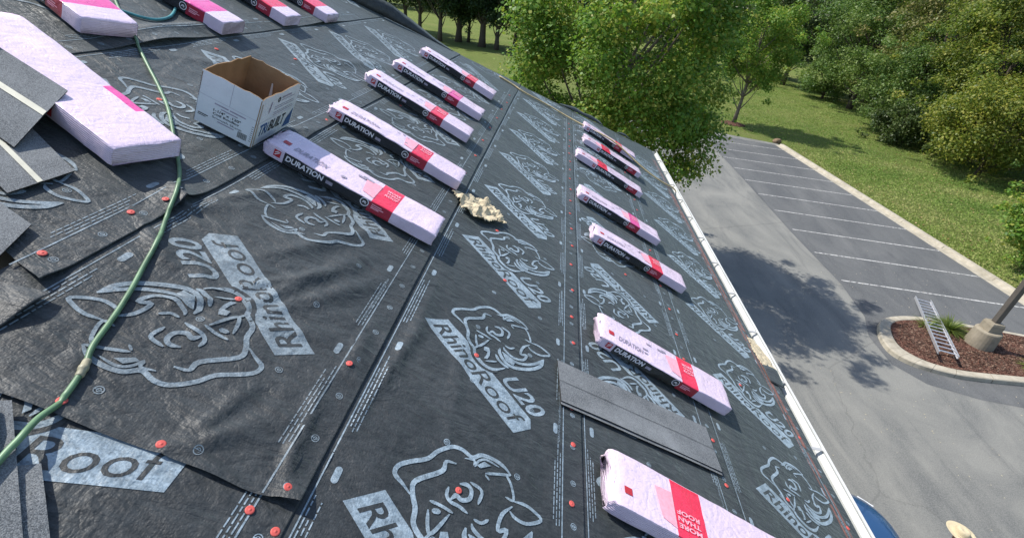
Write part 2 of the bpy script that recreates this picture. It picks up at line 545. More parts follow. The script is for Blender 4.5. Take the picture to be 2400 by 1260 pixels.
for v in bm.verts: v.co.z += .035 * float(vnoise(v.co.x * 2.1, v.co.y * 2.1, 3)) + .03
me = bpy.data.meshes.new('mulch_bed'); bm.to_mesh(me); bm.free(); me.materials.append(M['mulch'])
link('mulch_bed', me, isl)

# ------------------------------------------------------------------ building
BLOC = np.array([-3.0, 3.0, 0.0])
bld = empty('building', BLOC)
tag(bld, 'building roof wrapped in black printed underlayment with a white gutter along its eave', 'building')
S_EAVE, S_RIDGE = -.26, 6.0


def yfar(s): return 10.36 - (np.asarray(s, float) + .26) * .648


YN = -5.0


def W(P): return np.asarray(P) - BLOC


deck = MB()
a = roof(S_EAVE + .02, YN, -.03); b = roof(S_EAVE + .02, float(yfar(S_EAVE)) - .02, -.03); c = roof(S_RIDGE, float(yfar(S_RIDGE)), -.03); d = roof(S_RIDGE, YN, -.03)
zr, ze = c[2], a[2]
back = a.copy(); bx = 2 * c[0] - a[0]
e_ = np.array([bx, b[1], ze]); f_ = np.array([bx, YN, ze])
deck.add(W([a, b, c, d]), [(0, 1, 2, 3)])
deck.add(W([b, e_, c]), [(0, 1, 2)])
deck.add(W([e_, f_, d, c]), [(0, 1, 2, 3)])
deck.build('roof_deck', [M['wood']], bld)
wl = MB()
wl.box(bx + .5 - BLOC[0], a[0] - .45 - BLOC[0], YN - BLOC[1], b[1] - .45 - BLOC[1], 0, ze - .02)
wl.build('wall', [M['brick']], bld)
so = MB()
so.box(a[0] - .452 - BLOC[0], a[0] - .03 - BLOC[0], YN - BLOC[1], b[1] - .1 - BLOC[1], ze - .12, ze - .1)
so.box(bx + .05 - BLOC[0], a[0] - .46 - BLOC[0], b[1] - .45 - BLOC[1], b[1] - .05 - BLOC[1], ze - .12, ze - .1)
so.build('soffit', [M['gutter']], bld)

# --- height of the laid sheets over the deck
FOLDS = [((3.37, 1.39), (3.13, 2.03), .014, .035), ((3.32, 1.37), (2.95, 2.0), .013, .04), ((3.32, 1.31), (3.01, 1.46), .008, .03), ((3.84, 1.81), (3.63, 2.28), .013, .03),
         ((3.87, 1.67), (3.73, 1.91), .012, .03), ((3.24, .79), (3.16, 1.09), .012, .02), ((3.24, .78), (3.05, 1.0), .014, .025), ((2.91, .81), (2.96, 1.0), .014, .018),
         ((2.8, 1.19), (2.73, 1.84), .012, .022), ((3.14, 2.33), (3.42, 1.9), .010, .04), ((3.09, 4.32), (2.99, 5.66), .012, .06), ((3.83, 3.79), (3.89, 3.14), .02, .05),
         ((2.46, 1.29), (2.54, 2.07), .006, .04), ((4.99, 2.95), (4.99, 3.94), .02, .05), ((3.49, 1.66), (3.25, 2.09), .010, .035), ((3.88, 1.53), (3.63, 1.38), .010, .03),
         ((2.76, 2.22), (2.75, 1.62), .008, .03), ((2.93, 1.58), (2.92, 1.25), .010, .025), ((3.81, 1.71), (4.01, 1.83), .016, .02), ((3.48, 1.36), (3.74, 1.54), .008, .03),
         ((3.26, .71), (3.05, .65), .006, .03), ((2.93, .95), (2.97, 1.21), .012, .02), ((3.45, 1.45), (3.20, 1.80), .012, .022), ((3.43, 1.37), (3.62, 1.22), .009, .02),
         ((4.75, 2.9), (4.3, 3.6), .014, .06), ((4.4, 4.2), (4.1, 5.3), .014, .07), ((2.2, 3.3), (2.0, 4.8), .006, .06), ((3.2, 2.9), (3.6, 3.4), .01, .05), ((4.1, 2.45), (3.86, 3.0), .014, .03)]


def wrinkle(s, y, folds=True):
    s = np.asarray(s, float); y = np.asarray(y, float)
    k = np.clip((s - 1.7) / 1.0, .25, 1.0)
    h = .004 * k * vnoise(s * 2.3 + 5, y * 1.7, 1) + .0025 * k * vnoise(s * 6 + y * 2, y * 3.1 - s * 3, 2)
    for (a0, b0), (a1, b1), amp, wd in (FOLDS if folds else ()):
        dx, dy = a1 - a0, b1 - b0; L2 = dx * dx + dy * dy
        t = np.clip(((s - a0) * dx + (y - b0) * dy) / L2, -.3, 1.3)
        d2 = (s - a0 - t * dx) ** 2 + (y - b0 - t * dy) ** 2
        tt = np.clip(t, 0, 1); env = np.clip(np.sin(math.pi * (.08 + .84 * tt)), 0, 1)
        w_ = wd * (.55 + .9 * tt)
        h = h + 1.45 * amp * env * np.exp(-d2 / w_ ** 2)
    return h


# name: (s0, s1, ya, offset, lifts[(s,y,amp,r)])
SHEETS = {
    'C': (-.26, .95, YN, .002, [(-.30, 3.42, .02, .10)]),
    'B': (.81, 1.95, YN, .0055, []),
    'A': (1.82, 2.96, YN, .0090, []),
    'G': (2.85, 3.95, YN, .0105, []),
    'D': (2.85, 3.97, .775, .0150, [(2.86, .79, .032, .07), (3.10, .775, .012, .08), (3.55, .775, .006, .1), (3.0, 2.0, 0, 1)]),
    'H': (3.80, 4.95, YN, .0185, [(3.80, 1.02, .03, .08)]),
    'E': (3.86, 4.98, 1.10, .0210, [(3.87, 1.11, .02, .06), (3.88, 1.75, .03, .09)]),
    'F': (4.87, 6.0, YN, .0250, [(4.88, 3.0, .03, .25), (4.9, 5.2, .02, .3)]),
}
SHEET_YB = {'G': .95, 'H': 1.06}


def hsheet(key, s, y):
    s0, s1, ya, off, lifts = SHEETS[key]
    h = off + wrinkle(s, y, key not in 'GH') + .005
    de = np.maximum(np.asarray(s, float) - s0, 0)
    h = h + .003 * (.5 + .5 * vnoise(np.asarray(y) * 3.3, s0 * 7, 9)) * np.exp(-de / .022)
    if key in 'DE':
        dy_ = np.maximum(np.asarray(y, float) - ya, 0)
        h = h + .006 * (.5 + .5 * vnoise(np.asarray(s) * 4.3, 3.0, 8)) * np.exp(-dy_ / .02)
    for ls, ly, amp, r in lifts:
        h = h + amp * np.exp(-((s - ls) ** 2 + (y - ly) ** 2) / r ** 2)
    return h


sheet_obj = {}
for key, (s0, s1, ya, off, lifts) in SHEETS.items():
    ns = 58
    sg = s0 + (s1 - s0) * (np.linspace(0, 1, ns) ** 1.0)
    sg[1] = s0 + .006; sg[2] = s0 + .016
    yb_c = SHEET_YB.get(key)
    ymax = float(yfar(s0)) if yb_c is None else yb_c
    yl = [ya]; y_ = ya
    while y_ < ymax:
        st = .25 if y_ < .1 else (.017 if y_ < 2.6 else (.03 if y_ < 5 else .06))
        y_ += st; yl.append(y_)
    yl = np.array(yl); tl = (yl - ya) / (yl[-1] - ya)
    Sg, Tg = np.meshgrid(sg, tl, indexing='ij')
    if yb_c is None:
        yb = yfar(Sg) + .02 * vnoise(Sg * 9, 4.0, 5)
        Yg = yl[None, :] + 0 * Sg
        fade = np.clip((Yg - 5.5) / (ymax - 5.5), 0, 1)
        Yg = np.minimum(Yg, 5.5) + np.where(Yg > 5.5, (Yg - 5.5) * (yb - 5.5) / (ymax - 5.5), 0)
    else:
        yb = yb_c + .03 * vnoise(Sg * 4, 4.0, 5)
        Yg = ya + Tg * (yb - ya)
    if key == 'D': Yg = Yg + np.exp(-(Yg - ya) / .3) * (.012 * vnoise(Sg * 5, 1.0, 3) - .03 * (Sg - 3.2))
    if key == 'E': Yg = Yg + np.exp(-(Yg - ya) / .3) * .35 * (Sg - 3.87)
    Sw = Sg + np.where(Sg < s0 + .02, .004 * vnoise(Yg * 2.5, s0, 6), 0)
    Hg = hsheet(key, Sw, Yg)
    P = roof(Sw, Yg, Hg)
    nr, nc = Sg.shape
    idx = np.arange(nr * nc).reshape(nr, nc)
    F = np.stack([idx[:-1, :-1], idx[:-1, 1:], idx[1:, 1:], idx[1:, :-1]], -1).reshape(-1, 4)
    Vtop = W(P.reshape(-1, 3))
    # give the sheet its thickness: the lower edges are turned down 2 mm
    e1 = idx[0, :]; low = W(roof(Sw[0], Yg[0], Hg[0] - .0022)); n0 = len(Vtop)
    F2 = np.stack([e1[:-1], n0 + np.arange(nc - 1), n0 + np.arange(1, nc), e1[1:]], -1)
    Vt = np.concatenate([Vtop, low])
    o = link('underlayment_sheet', make_mesh('underlayment_sheet', Vt, np.concatenate([F, F2]), [M['sheet']], smooth=True), bld)
    sheet_obj[key] = o

# loose edge standing up along the far hip
for (sa, sb, hh, lean) in ((3.95, 6.0, .17, .10), (1.1, 2.1, .07, .06), (.35, .75, .05, .04)):
    n = 40; Vt = []; F = []
    for i in range(n):
        s = sa + (sb - sa) * i / (n - 1)
        e = math.sin(math.pi * min(1, max(0, i / (n - 1)))) ** .5 if sb < 5 else min(1, (i / (n - 1)) * 2.2)
        y = float(yfar(s)) - .03; h = float(wrinkle(s, y)) + .03
        wv = float(vnoise(s * 5, 2.2, 4)); 
        for t in (0, .3, .65, 1):
            Vt.append(roof(s, y + lean * t * t + .03 * wv * t, h + hh * e * t * (1 + .35 * wv) - .02 * t * t))
    for i in range(n - 1):
        for j in range(3): F.append((i * 4 + j, (i + 1) * 4 + j, (i + 1) * 4 + j + 1, i * 4 + j + 1))
    o = link('loose_edge', make_mesh('loose_edge', W(np.array(Vt)), F, [M['sheet']], smooth=True), bld)
    sm = o.modifiers.new('solid', 'SOLIDIFY'); sm.thickness = .002


# ------------------------------------------------------------------ 2D print toolkit
_tc = {}


def text2d(txt, bold=0.0):
    key = (txt, bold)
    if key not in _tc:
        cu_ = bpy.data.curves.new('t', 'FONT'); cu_.body = txt; cu_.size = 1; cu_.offset = bold; cu_.resolution_u = 3
        ob = bpy.data.objects.new('t', cu_)
        me_ = bpy.data.meshes.new_from_object(ob)
        v = np.empty(len(me_.vertices) * 3, np.float32); me_.vertices.foreach_get('co', v); v = v.reshape(-1, 3)[:, :2].astype(float)
        me_.calc_loop_triangles()
        t = np.empty(len(me_.loop_triangles) * 3, np.int32); me_.loop_triangles.foreach_get('vertices', t)
        bpy.data.meshes.remove(me_); bpy.data.objects.remove(ob); bpy.data.curves.remove(cu_)
        _tc[key] = (v, t.reshape(-1, 3))
    return _tc[key]


def fit_text(txt, x0, x1, y0, y1, shear=0.0, bold=0.0):
    v, t = text2d(txt, bold)
    lo, hi = v.min(0), v.max(0)
    u = (v - lo) / (hi - lo)
    return np.stack([x0 + u[:, 0] * (x1 - x0) + shear * u[:, 1] * (y1 - y0), y0 + u[:, 1] * (y1 - y0)], 1), t


def poly2d(pts):
    bm = bmesh.new(); vs = [bm.verts.new((p[0], p[1], 0)) for p in pts]; bm.faces.new(vs)
    bmesh.ops.triangulate(bm, faces=bm.faces[:], ngon_method='EAR_CLIP')
    bm.verts.index_update()
    v = np.array([(q.co.x, q.co.y) for q in bm.verts]); t = np.array([[x.index for x in f.verts] for f in bm.faces])
    bm.free()
    return v, t


def ribbon2d(pts, w, sub=4, taper=(.35, .35)):
    P = [np.asarray(q[:2]) for q in catmull([(a, b, 0) for a, b in pts], sub)]
    n = len(P); L = []; R = []
    for i, p in enumerate(P):
        t = P[min(i + 1, n - 1)] - P[max(i - 1, 0)]; t /= (np.linalg.norm(t) + 1e-9); nn = np.array([-t[1], t[0]])
        e = min(1.0, taper[0] + i / (n * .18)) * min(1.0, taper[1] + (n - 1 - i) / (n * .18))
        L.append(p + nn * w / 2 * e); R.append(p - nn * w / 2 * e)
    V = np.array(L + R); T = []
    for i in range(n - 1): T += [(i, i + 1, n + i + 1), (i, n + i + 1, n + i)]
    return V, np.array(T)


class Print:
    def __init__(s): s.V = []; s.T = []; s.Z = []; s.M = []; s.n = 0
    def add(s, vt, z=0.0, m=0):
        v, t = vt
        s.V.append(v); s.T.append(t + s.n); s.Z.append(np.full(len(v), z)); s.M.append(np.full(len(t), m)); s.n += len(v)
    def get(s, maxlen=None):
        V = np.concatenate(s.V); T = np.concatenate(s.T); Z = np.concatenate(s.Z); Mi = np.concatenate(s.M)
        # all faces turned upward
        a, b, c = V[T[:, 0]], V[T[:, 1]], V[T[:, 2]]
        cr_ = (b[:, 0] - a[:, 0]) * (c[:, 1] - a[:, 1]) - (b[:, 1] - a[:, 1]) * (c[:, 0] - a[:, 0])
        T = np.where((cr_ < 0)[:, None], T[:, [0, 2, 1]], T)
        if maxlen:
            V = [tuple(v) for v in V]; Z = list(Z); cache = {}
            work = [(tuple(t), m) for t, m in zip(T.tolist(), Mi.tolist())]; out = []; om = []
            m2 = maxlen * maxlen
            def midp(i, j):
                k_ = (i, j) if i < j else (j, i)
                if k_ not in cache:
                    cache[k_] = len(V); V.append(((V[i][0] + V[j][0]) / 2, (V[i][1] + V[j][1]) / 2)); Z.append((Z[i] + Z[j]) / 2)
                return cache[k_]
            while work:
                (i, j, k_), m = work.pop()
                d = [(V[i][0] - V[j][0]) ** 2 + (V[i][1] - V[j][1]) ** 2, (V[j][0] - V[k_][0]) ** 2 + (V[j][1] - V[k_][1]) ** 2, (V[k_][0] - V[i][0]) ** 2 + (V[k_][1] - V[i][1]) ** 2]
                q = max(range(3), key=lambda x: d[x])
                if d[q] <= m2: out.append((i, j, k_)); om.append(m); continue
                if q == 0: x = midp(i, j); work += [((i, x, k_), m), ((x, j, k_), m)]
                elif q == 1: x = midp(j, k_); work += [((i, j, x), m), ((i, x, k_), m)]
                else: x = midp(k_, i); work += [((i, j, x), m), ((x, j, k_), m)]
            V = np.array(V); Z = np.array(Z); T = np.array(out); Mi = np.array(om)
        return V, Z, T, Mi


# --- the printed emblem, in metres along / across its lettering
STROKES = [
(0.0163,[(0.098,0.204),(0.056,0.202),(0.018,0.197),(0.001,0.209),(-0.005,0.235),(0.007,0.282),(0.028,0.343),(0.025,0.399),(0.04,0.466),(0.07,0.498),(0.115,0.515),(0.127,0.558),(0.159,0.59),(0.196,0.611),(0.226,0.618),(0.257,0.617)]),
(0.0179,[(0.101,0.435),(0.074,0.401),(0.094,0.362),(0.071,0.252),(0.097,0.216),(0.146,0.191),(0.175,0.16),(0.203,0.151),(0.241,0.15),(0.264,0.132),(0.299,0.125),(0.338,0.13),(0.371,0.151),(0.39,0.186),(0.401,0.239)]),
(0.0098,[(0.101,0.482),(0.128,0.514),(0.146,0.499),(0.14,0.533),(0.154,0.566),(0.205,0.595)]),
(0.0114,[(0.257,0.617),(0.225,0.572),(0.192,0.52)]),
(0.0081,[(0.221,0.515),(0.195,0.516)]),
(0.0106,[(0.238,0.598),(0.28,0.59),(0.332,0.551),(0.303,0.528)]),
(0.0130,[(0.335,0.547),(0.373,0.583),(0.417,0.6),(0.451,0.599),(0.423,0.533),(0.38,0.505),(0.351,0.505)]),
(0.0147,[(0.346,0.528),(0.342,0.466),(0.371,0.41),(0.391,0.442),(0.405,0.393),(0.371,0.343),(0.318,0.329),(0.297,0.337)]),
(0.0114,[(0.291,0.354),(0.317,0.371),(0.325,0.405)]),
(0.0196,[(0.295,0.309),(0.317,0.281),(0.375,0.268),(0.417,0.291),(0.45,0.346),(0.474,0.413),(0.477,0.478),(0.456,0.532)]),
(0.0163,[(0.456,0.532),(0.456,0.469),(0.44,0.399),(0.402,0.338),(0.352,0.313),(0.317,0.301)]),
(0.0163,[(0.314,0.25),(0.348,0.239),(0.385,0.247),(0.409,0.26)]),
(0.0130,[(0.153,0.347),(0.17,0.321),(0.197,0.317),(0.228,0.335),(0.264,0.347)]),
(0.0163,[(0.191,0.323),(0.192,0.352),(0.215,0.358),(0.229,0.389),(0.212,0.417),(0.187,0.418),(0.167,0.393)]),
(0.0130,[(0.184,0.437),(0.235,0.455),(0.262,0.406)]),
(0.0114,[(0.153,0.252),(0.189,0.277),(0.232,0.299)]),
(0.0130,[(0.173,0.228),(0.216,0.191),(0.24,0.191),(0.228,0.286)]),
(0.0179,[(0.183,0.237),(0.204,0.262)]),
(0.0098,[(0.241,0.15),(0.237,0.194)]),
(0.0098,[(0.325,0.156),(0.353,0.22)]),
]
FILLS = [
[(0.253,0.219),(0.268,0.241),(0.291,0.229),(0.312,0.201),(0.32,0.175),(0.308,0.16),(0.3,0.188),(0.285,0.212),(0.269,0.198)],
[(0.149,0.509),(0.154,0.55),(0.183,0.565),(0.166,0.515)],
[(0.317,0.301),(0.352,0.313),(0.397,0.333),(0.409,0.3),(0.37,0.278)],
]
lg = Print()
lg.add(poly2d([(0, 0), (.042, .137), (.673, .143), (.708, .102), (.678, 0)]), 0, 0)
lg.add(fit_text('Rhino', .044, .335, .024, .108, .32, .012), .0006, 1)
lg.add(fit_text('Roof', .345, .640, .024, .112, .28, .0), .0006, 1)
lg.add(ribbon2d([(.19, .148), (.241, .138), (.264, .12), (.299, .113), (.338, .118), (.378, .145), (.40, .18)], .03), .0007, 1)
lg.add(fit_text('U20', .433, .668, .157, .262, .34, .022), .0002, 0)
for i, (w, pts) in enumerate(STROKES): lg.add(ribbon2d(pts, w * 1.05), .0008 + i * .00005, 0)
for i, pts in enumerate(FILLS): lg.add(poly2d(pts), .0019 + i * .00005, 0)
LV, LZ, LT, LM = lg.get(.03)
LE1 = np.array([-.81626, -.57768]); LE2 = np.array([-.57768, .81626])


def clip_ok(key, s, y):
    s0, s1, ya, off, _ = SHEETS[key]
    yb = SHEET_YB.get(key)
    up = yfar(s) - .04 if yb is None else yb
    return (s > s0 + .004) & (s < s1) & (y < up) & (y > ya + .004)


def stamp(key, s, y, e1, e2, name='printed_emblem'):
    S = s + LV[:, 0] * e1[0] + LV[:, 1] * e2[0]; Yv = y + LV[:, 0] * e1[1] + LV[:, 1] * e2[1]
    ok = clip_ok(key, S, Yv)
    T = LT; keep = ok[T].all(1)
    if keep.sum() < 40: return None
    P = W(roof(S, Yv, hsheet(key, S, Yv) + .0016 + LZ))
    T = T[keep]
    used = np.unique(T); rm = np.full(len(P), -1); rm[used] = np.arange(len(used))
    T = rm[T][:, [0, 2, 1]]     # the slope axis runs the other way round
    return link(name, make_mesh(name, P[used], T, [M['print_dull'] if key in 'DEF' else M['print'], M['sheet']], LM[keep]), sheet_obj[key], loc=None)


PER = .953
for k in range(-2, 9): stamp('A', 2.735, .862 + PER * k, LE1, LE2)
for k in range(-2, 9): stamp('B', 1.04, 1.20 + .96 * k, -LE1, -LE2)
for k in range(-2, 9): stamp('C', .60, .92 + PER * k, LE1, LE2)
for k in range(0, 9): stamp('D', 3.06, 1.33 + PER * k - PER, -LE1, -LE2)
for k in range(0, 6): stamp('E', 4.775, 2.22 + PER * k - PER, LE1, LE2)
for k in range(1, 6): stamp('F', 5.07, 1.9 + PER * k, -LE1, -LE2)
ge1 = np.array([-.955, .297]); ge2 = np.array([.297, .955])
go = np.array([3.415, .672]) - .44 * ge1 - .05 * ge2
stamp('G', go[0], go[1], ge1, ge2)

# --- lap lines, small targets and fine lettering, one joined print per sheet


def ring2d(cx, cy, r0, r1, n=14):
    V = [(cx + r * math.cos(2 * math.pi * k / n), cy + r * math.sin(2 * math.pi * k / n)) for r in (r0, r1) for k in range(n)]
    T = []
    for k in range(n): T += [(k, (k + 1) % n, n + (k + 1) % n), (k, n + (k + 1) % n, n + k)]
    return np.array(V), np.array(T)


def rect2d(x0, x1, y0, y1): return np.array([(x0, y0), (x1, y0), (x1, y1), (x0, y1)]), np.array([(0, 1, 2), (0, 2, 3)])


def lozenge(x0, x1, y0, y1):
    r = (x1 - x0) / 2; pts = []
    for cx_, cy_, a0 in ((x0 + r, y1 - r, 0), (x0 + r, y0 + r, math.pi)):
        for k in range(7): q = a0 + math.pi * k / 6; pts.append((cx_ + r * math.cos(q), cy_ + r * math.sin(q)))
    return poly2d(pts)


rr = random.Random(3)
for key in ('A', 'B', 'C', 'D', 'E', 'F', 'G'):
    s0, s1, ya, off, _ = SHEETS[key]
    pr = Print()
    y0 = max(ya + .01, -.3); y1 = float(yfar(s1)) - .05 if key not in SHEET_YB else SHEET_YB[key] - .02
    vis = {'C': .80, 'B': 1.81, 'A': 2.84, 'D': 3.85, 'E': 4.86, 'F': 5.9, 'G': 3.9}[key]
    lines = [(s0 + .105, .0055)] + ([(vis - .012, .005)] if key != 'F' else [])
    for ls, wd in lines:
        y = y0
        while y < y1:
            L = min(rr.uniform(.7, 1.3), y1 - y)
            pr.add(rect2d(ls - wd / 2, ls + wd / 2, y, y + L - .004)); y += L
    # rows of fine lettering
    for base, sg_ in ((s0 + .118, 1), (vis - .024, -1)):
        y = y0 + rr.uniform(0, .2)
        while y < y1 - .4:
            for j in range(3):
                yy = y + rr.uniform(0, .05); end = min(y + .36 + rr.uniform(-.05, .05), y1)
                while yy < end:
                    wl_ = rr.uniform(.012, .04)
                    a_ = base + sg_ * j * .0135
                    pr.add(rect2d(a_ - .0022, a_ + .0022, yy, min(yy + wl_, end)), .0001); yy += wl_ + .006
            ce = base + sg_ * .03
            pr.add(lozenge(ce - .012, ce + .012, y + .45, y + .51), .0002)
            y += .64
    if key in ('A', 'B', 'D', 'G'):
        t, tt = text2d('eavestopeaks.com/Rhinoroof | 800-597-9727')
        for y in np.arange(y0 + .55, min(y1, 4.0) - .7, .95):
            u = t * .017
            v2 = np.stack([s0 + .122 + u[:, 1], y + .62 - u[:, 0] * 1.05], 1)
            pr.add((v2, tt), .0004)
    # nail targets
    for row, pitch_ in ((s0 + .052, .19), (s0 + .30, .37), (s0 + .62, .37)):
        y = y0 + rr.uniform(0, .1); k = 0
        while y < y1 - .05 and y < 7.5:
            cs = row + (.0 if pitch_ < .2 else .02 * (-1) ** k); yy = y; k += 1
            nseg = 14 if yy < 3.2 else 8
            pr.add(ring2d(cs, yy, .0108, .0138, nseg), .0003)
            if yy < 4: pr.add(ring2d(cs, yy, .0042, .0070, nseg), .0003); pr.add(rect2d(cs - .014, cs + .014, yy - .0012, yy + .0012), .00035)
            y += pitch_
    if key == 'C':
        for wd, ss in ((.017, .10), (.008, .15)):
            y = y0
            while y < y1:
                L = rr.uniform(.2, .7); w2 = wd * rr.uniform(.5, 1.6)
                pr.add(rect2d(ss - w2 - .27, ss + w2 - .27, y, min(y + L, y1)), .0009, 1); y += L + rr.uniform(0, .06)
    v, z, t, mi = pr.get(.12)
    ok = clip_ok(key, v[:, 0], v[:, 1])[t].all(1)
    t = t[ok]; mi = mi[ok]
    P = W(roof(v[:, 0], v[:, 1], hsheet(key, v[:, 0], v[:, 1]) + .0014 + z))
    o = link('printed_markings', make_mesh('printed_markings', P, t[:, [0, 2, 1]], [M['print_dull'] if key in 'DEF' else M['print'], M['chalk']], mi), sheet_obj[key])
    o['kind'] = 'stuff'

# --- red plastic cap nails
cv, cfc = [], []
prof = [(.0, .0034), (.003, .0032), (.0038, .0022), (.008, .0026), (.0112, .0024), (.0128, .0013), (.0132, 0)]
n = 16
for r, z in prof:
    for k in range(n): cv.append((r * math.cos(2 * math.pi * k / n), r * math.sin(2 * math.pi * k / n), z))
for i in range(len(prof) - 1):
    for k in range(n): cfc.append((i * n + k, (i + 1) * n + k, (i + 1) * n + (k + 1) % n, i * n + (k + 1) % n))
capme = make_mesh('cap_nail', cv, cfc, [M['cap']], smooth=True)
CAPS = [('H', 3.955, 1.0), ('E', 3.95, 1.20), ('E', 3.94, 1.55), ('E', 3.91, 1.69), ('D', 3.41, 1.40), ('D', 3.53, .80), ('D', 3.26, .80), ('D', 2.90, .82), ('G', 2.96, .735), ('A', 2.87, .71),
        ('D', 2.93, 1.35), ('A', 2.37, 1.06), ('A', 2.43, 1.76), ('A', 2.37, 2.52), ('A', 1.87, 1.52), ('A', 1.88, 1.22), ('A', 1.88, 1.74), ('A', 1.88, 1.90), ('A', 1.86, 2.27), ('A', 1.87, 2.53), ('A', 1.86, 2.86), ('A', 1.87, 3.22),
        ('B', .85, 2.08), ('B', .86, 1.77), ('C', -.20, 3.26), ('C', -.18, 1.95), ('C', .33, 1.92), ('C', -.17, 2.64), ('D', 3.47, 2.62), ('D', 2.93, 3.3), ('B', 1.30, 3.62), ('B', 1.2, 2.4),
        ('A', 2.51, 3.08), ('D', 3.9, 3.2), ('E', 4.45, 2.38), ('E', 4.75, 3.3), ('D', 3.2, 3.5), ('B', .9, 2.45), ('B', .88, 2.8), ('C', .3, 2.9), ('E', 4.5, 3.9), ('D', 3.7, 4.3)]
for k in range(14): CAPS.append(('A', 1.87 + random.uniform(-.015, .015), 3.55 + k * .33))
for k in range(16): CAPS.append(('B', .865 + random.uniform(-.015, .015), 3.1 + k * .36))
for k in range(8): CAPS.append(('D', 2.91 + random.uniform(-.015, .015), 3.7 + k * .5))
for key, s, y in CAPS:
    e = .01
    hz = float(hsheet(key, s, y)); hs = (float(hsheet(key, s + e, y)) - hz) / e; hy = (float(hsheet(key, s, y + e)) - hz) / e
    nn = Vector((hs * .6, -hy * .6, 1)).normalized()
    mt = Matrix.Translation(Vector(W(roof(s, y, hz + .0028)))) @ ROOF_M @ nn.to_track_quat('Z', 'Y').to_matrix().to_4x4()
    link('cap_nail', capme, sheet_obj[key], matrix=mt)

# --- gutter with hanger straps
GX = a[0]; GZ = ze
gprof = [(.0, .055), (.0, -.085), (.085, -.085), (.118, -.05), (.122, .0), (.15, .03), (.15, .062), (.132, .062), (.132, .052), (.142, .048), (.142, .035), (.112, .004), (.108, -.045), (.08, -.078), (.006, -.078), (.006, .055)]
V = []; n = len(gprof)
for yy in (YN, float(yfar(S_EAVE)) + .06):
    for px, pz in gprof: V.append((GX + .008 + px - BLOC[0], yy - BLOC[1], GZ - .055 + pz))
F = [(k, n + k, n + (k + 1) % n, (k + 1) % n) for k in range(n)]
F += [tuple(range(n)), tuple(range(2 * n - 1, n - 1, -1))]
mi = [0] * len(F)
gut = link('gutter', make_mesh('gutter', V, F, [M['gutter']]), bld)
p = MB(); p.box(GX + .008 - BLOC[0], GX + .12 - BLOC[0], float(yfar(S_EAVE)) + .06 - BLOC[1], float(yfar(S_EAVE)) + .064 - BLOC[1], GZ - .14, GZ - .0)
p.build('gutter_end', [M['gutter']], gut)
yy = -.24
while yy < 10.4:
    p = MB()
    p.box(GX + .0 - BLOC[0], GX + .145 - BLOC[0], yy - .014 - BLOC[1], yy + .014 - BLOC[1], GZ - .004, GZ - .0005)
    p.box(GX + .0 - BLOC[0], GX + .14 - BLOC[0], yy - .002 - BLOC[1], yy + .002 - BLOC[1], GZ - .016, GZ - .0045)
    p.build('gutter_strap', [M['strap']], gut)
    yy += .716
fa = MB(); fa.box(GX - .025 - BLOC[0], GX + .004 - BLOC[0], YN - BLOC[1], b[1] - BLOC[1], GZ - .2, GZ - .005)
fa.build('fascia', [M['gutter']], bld)


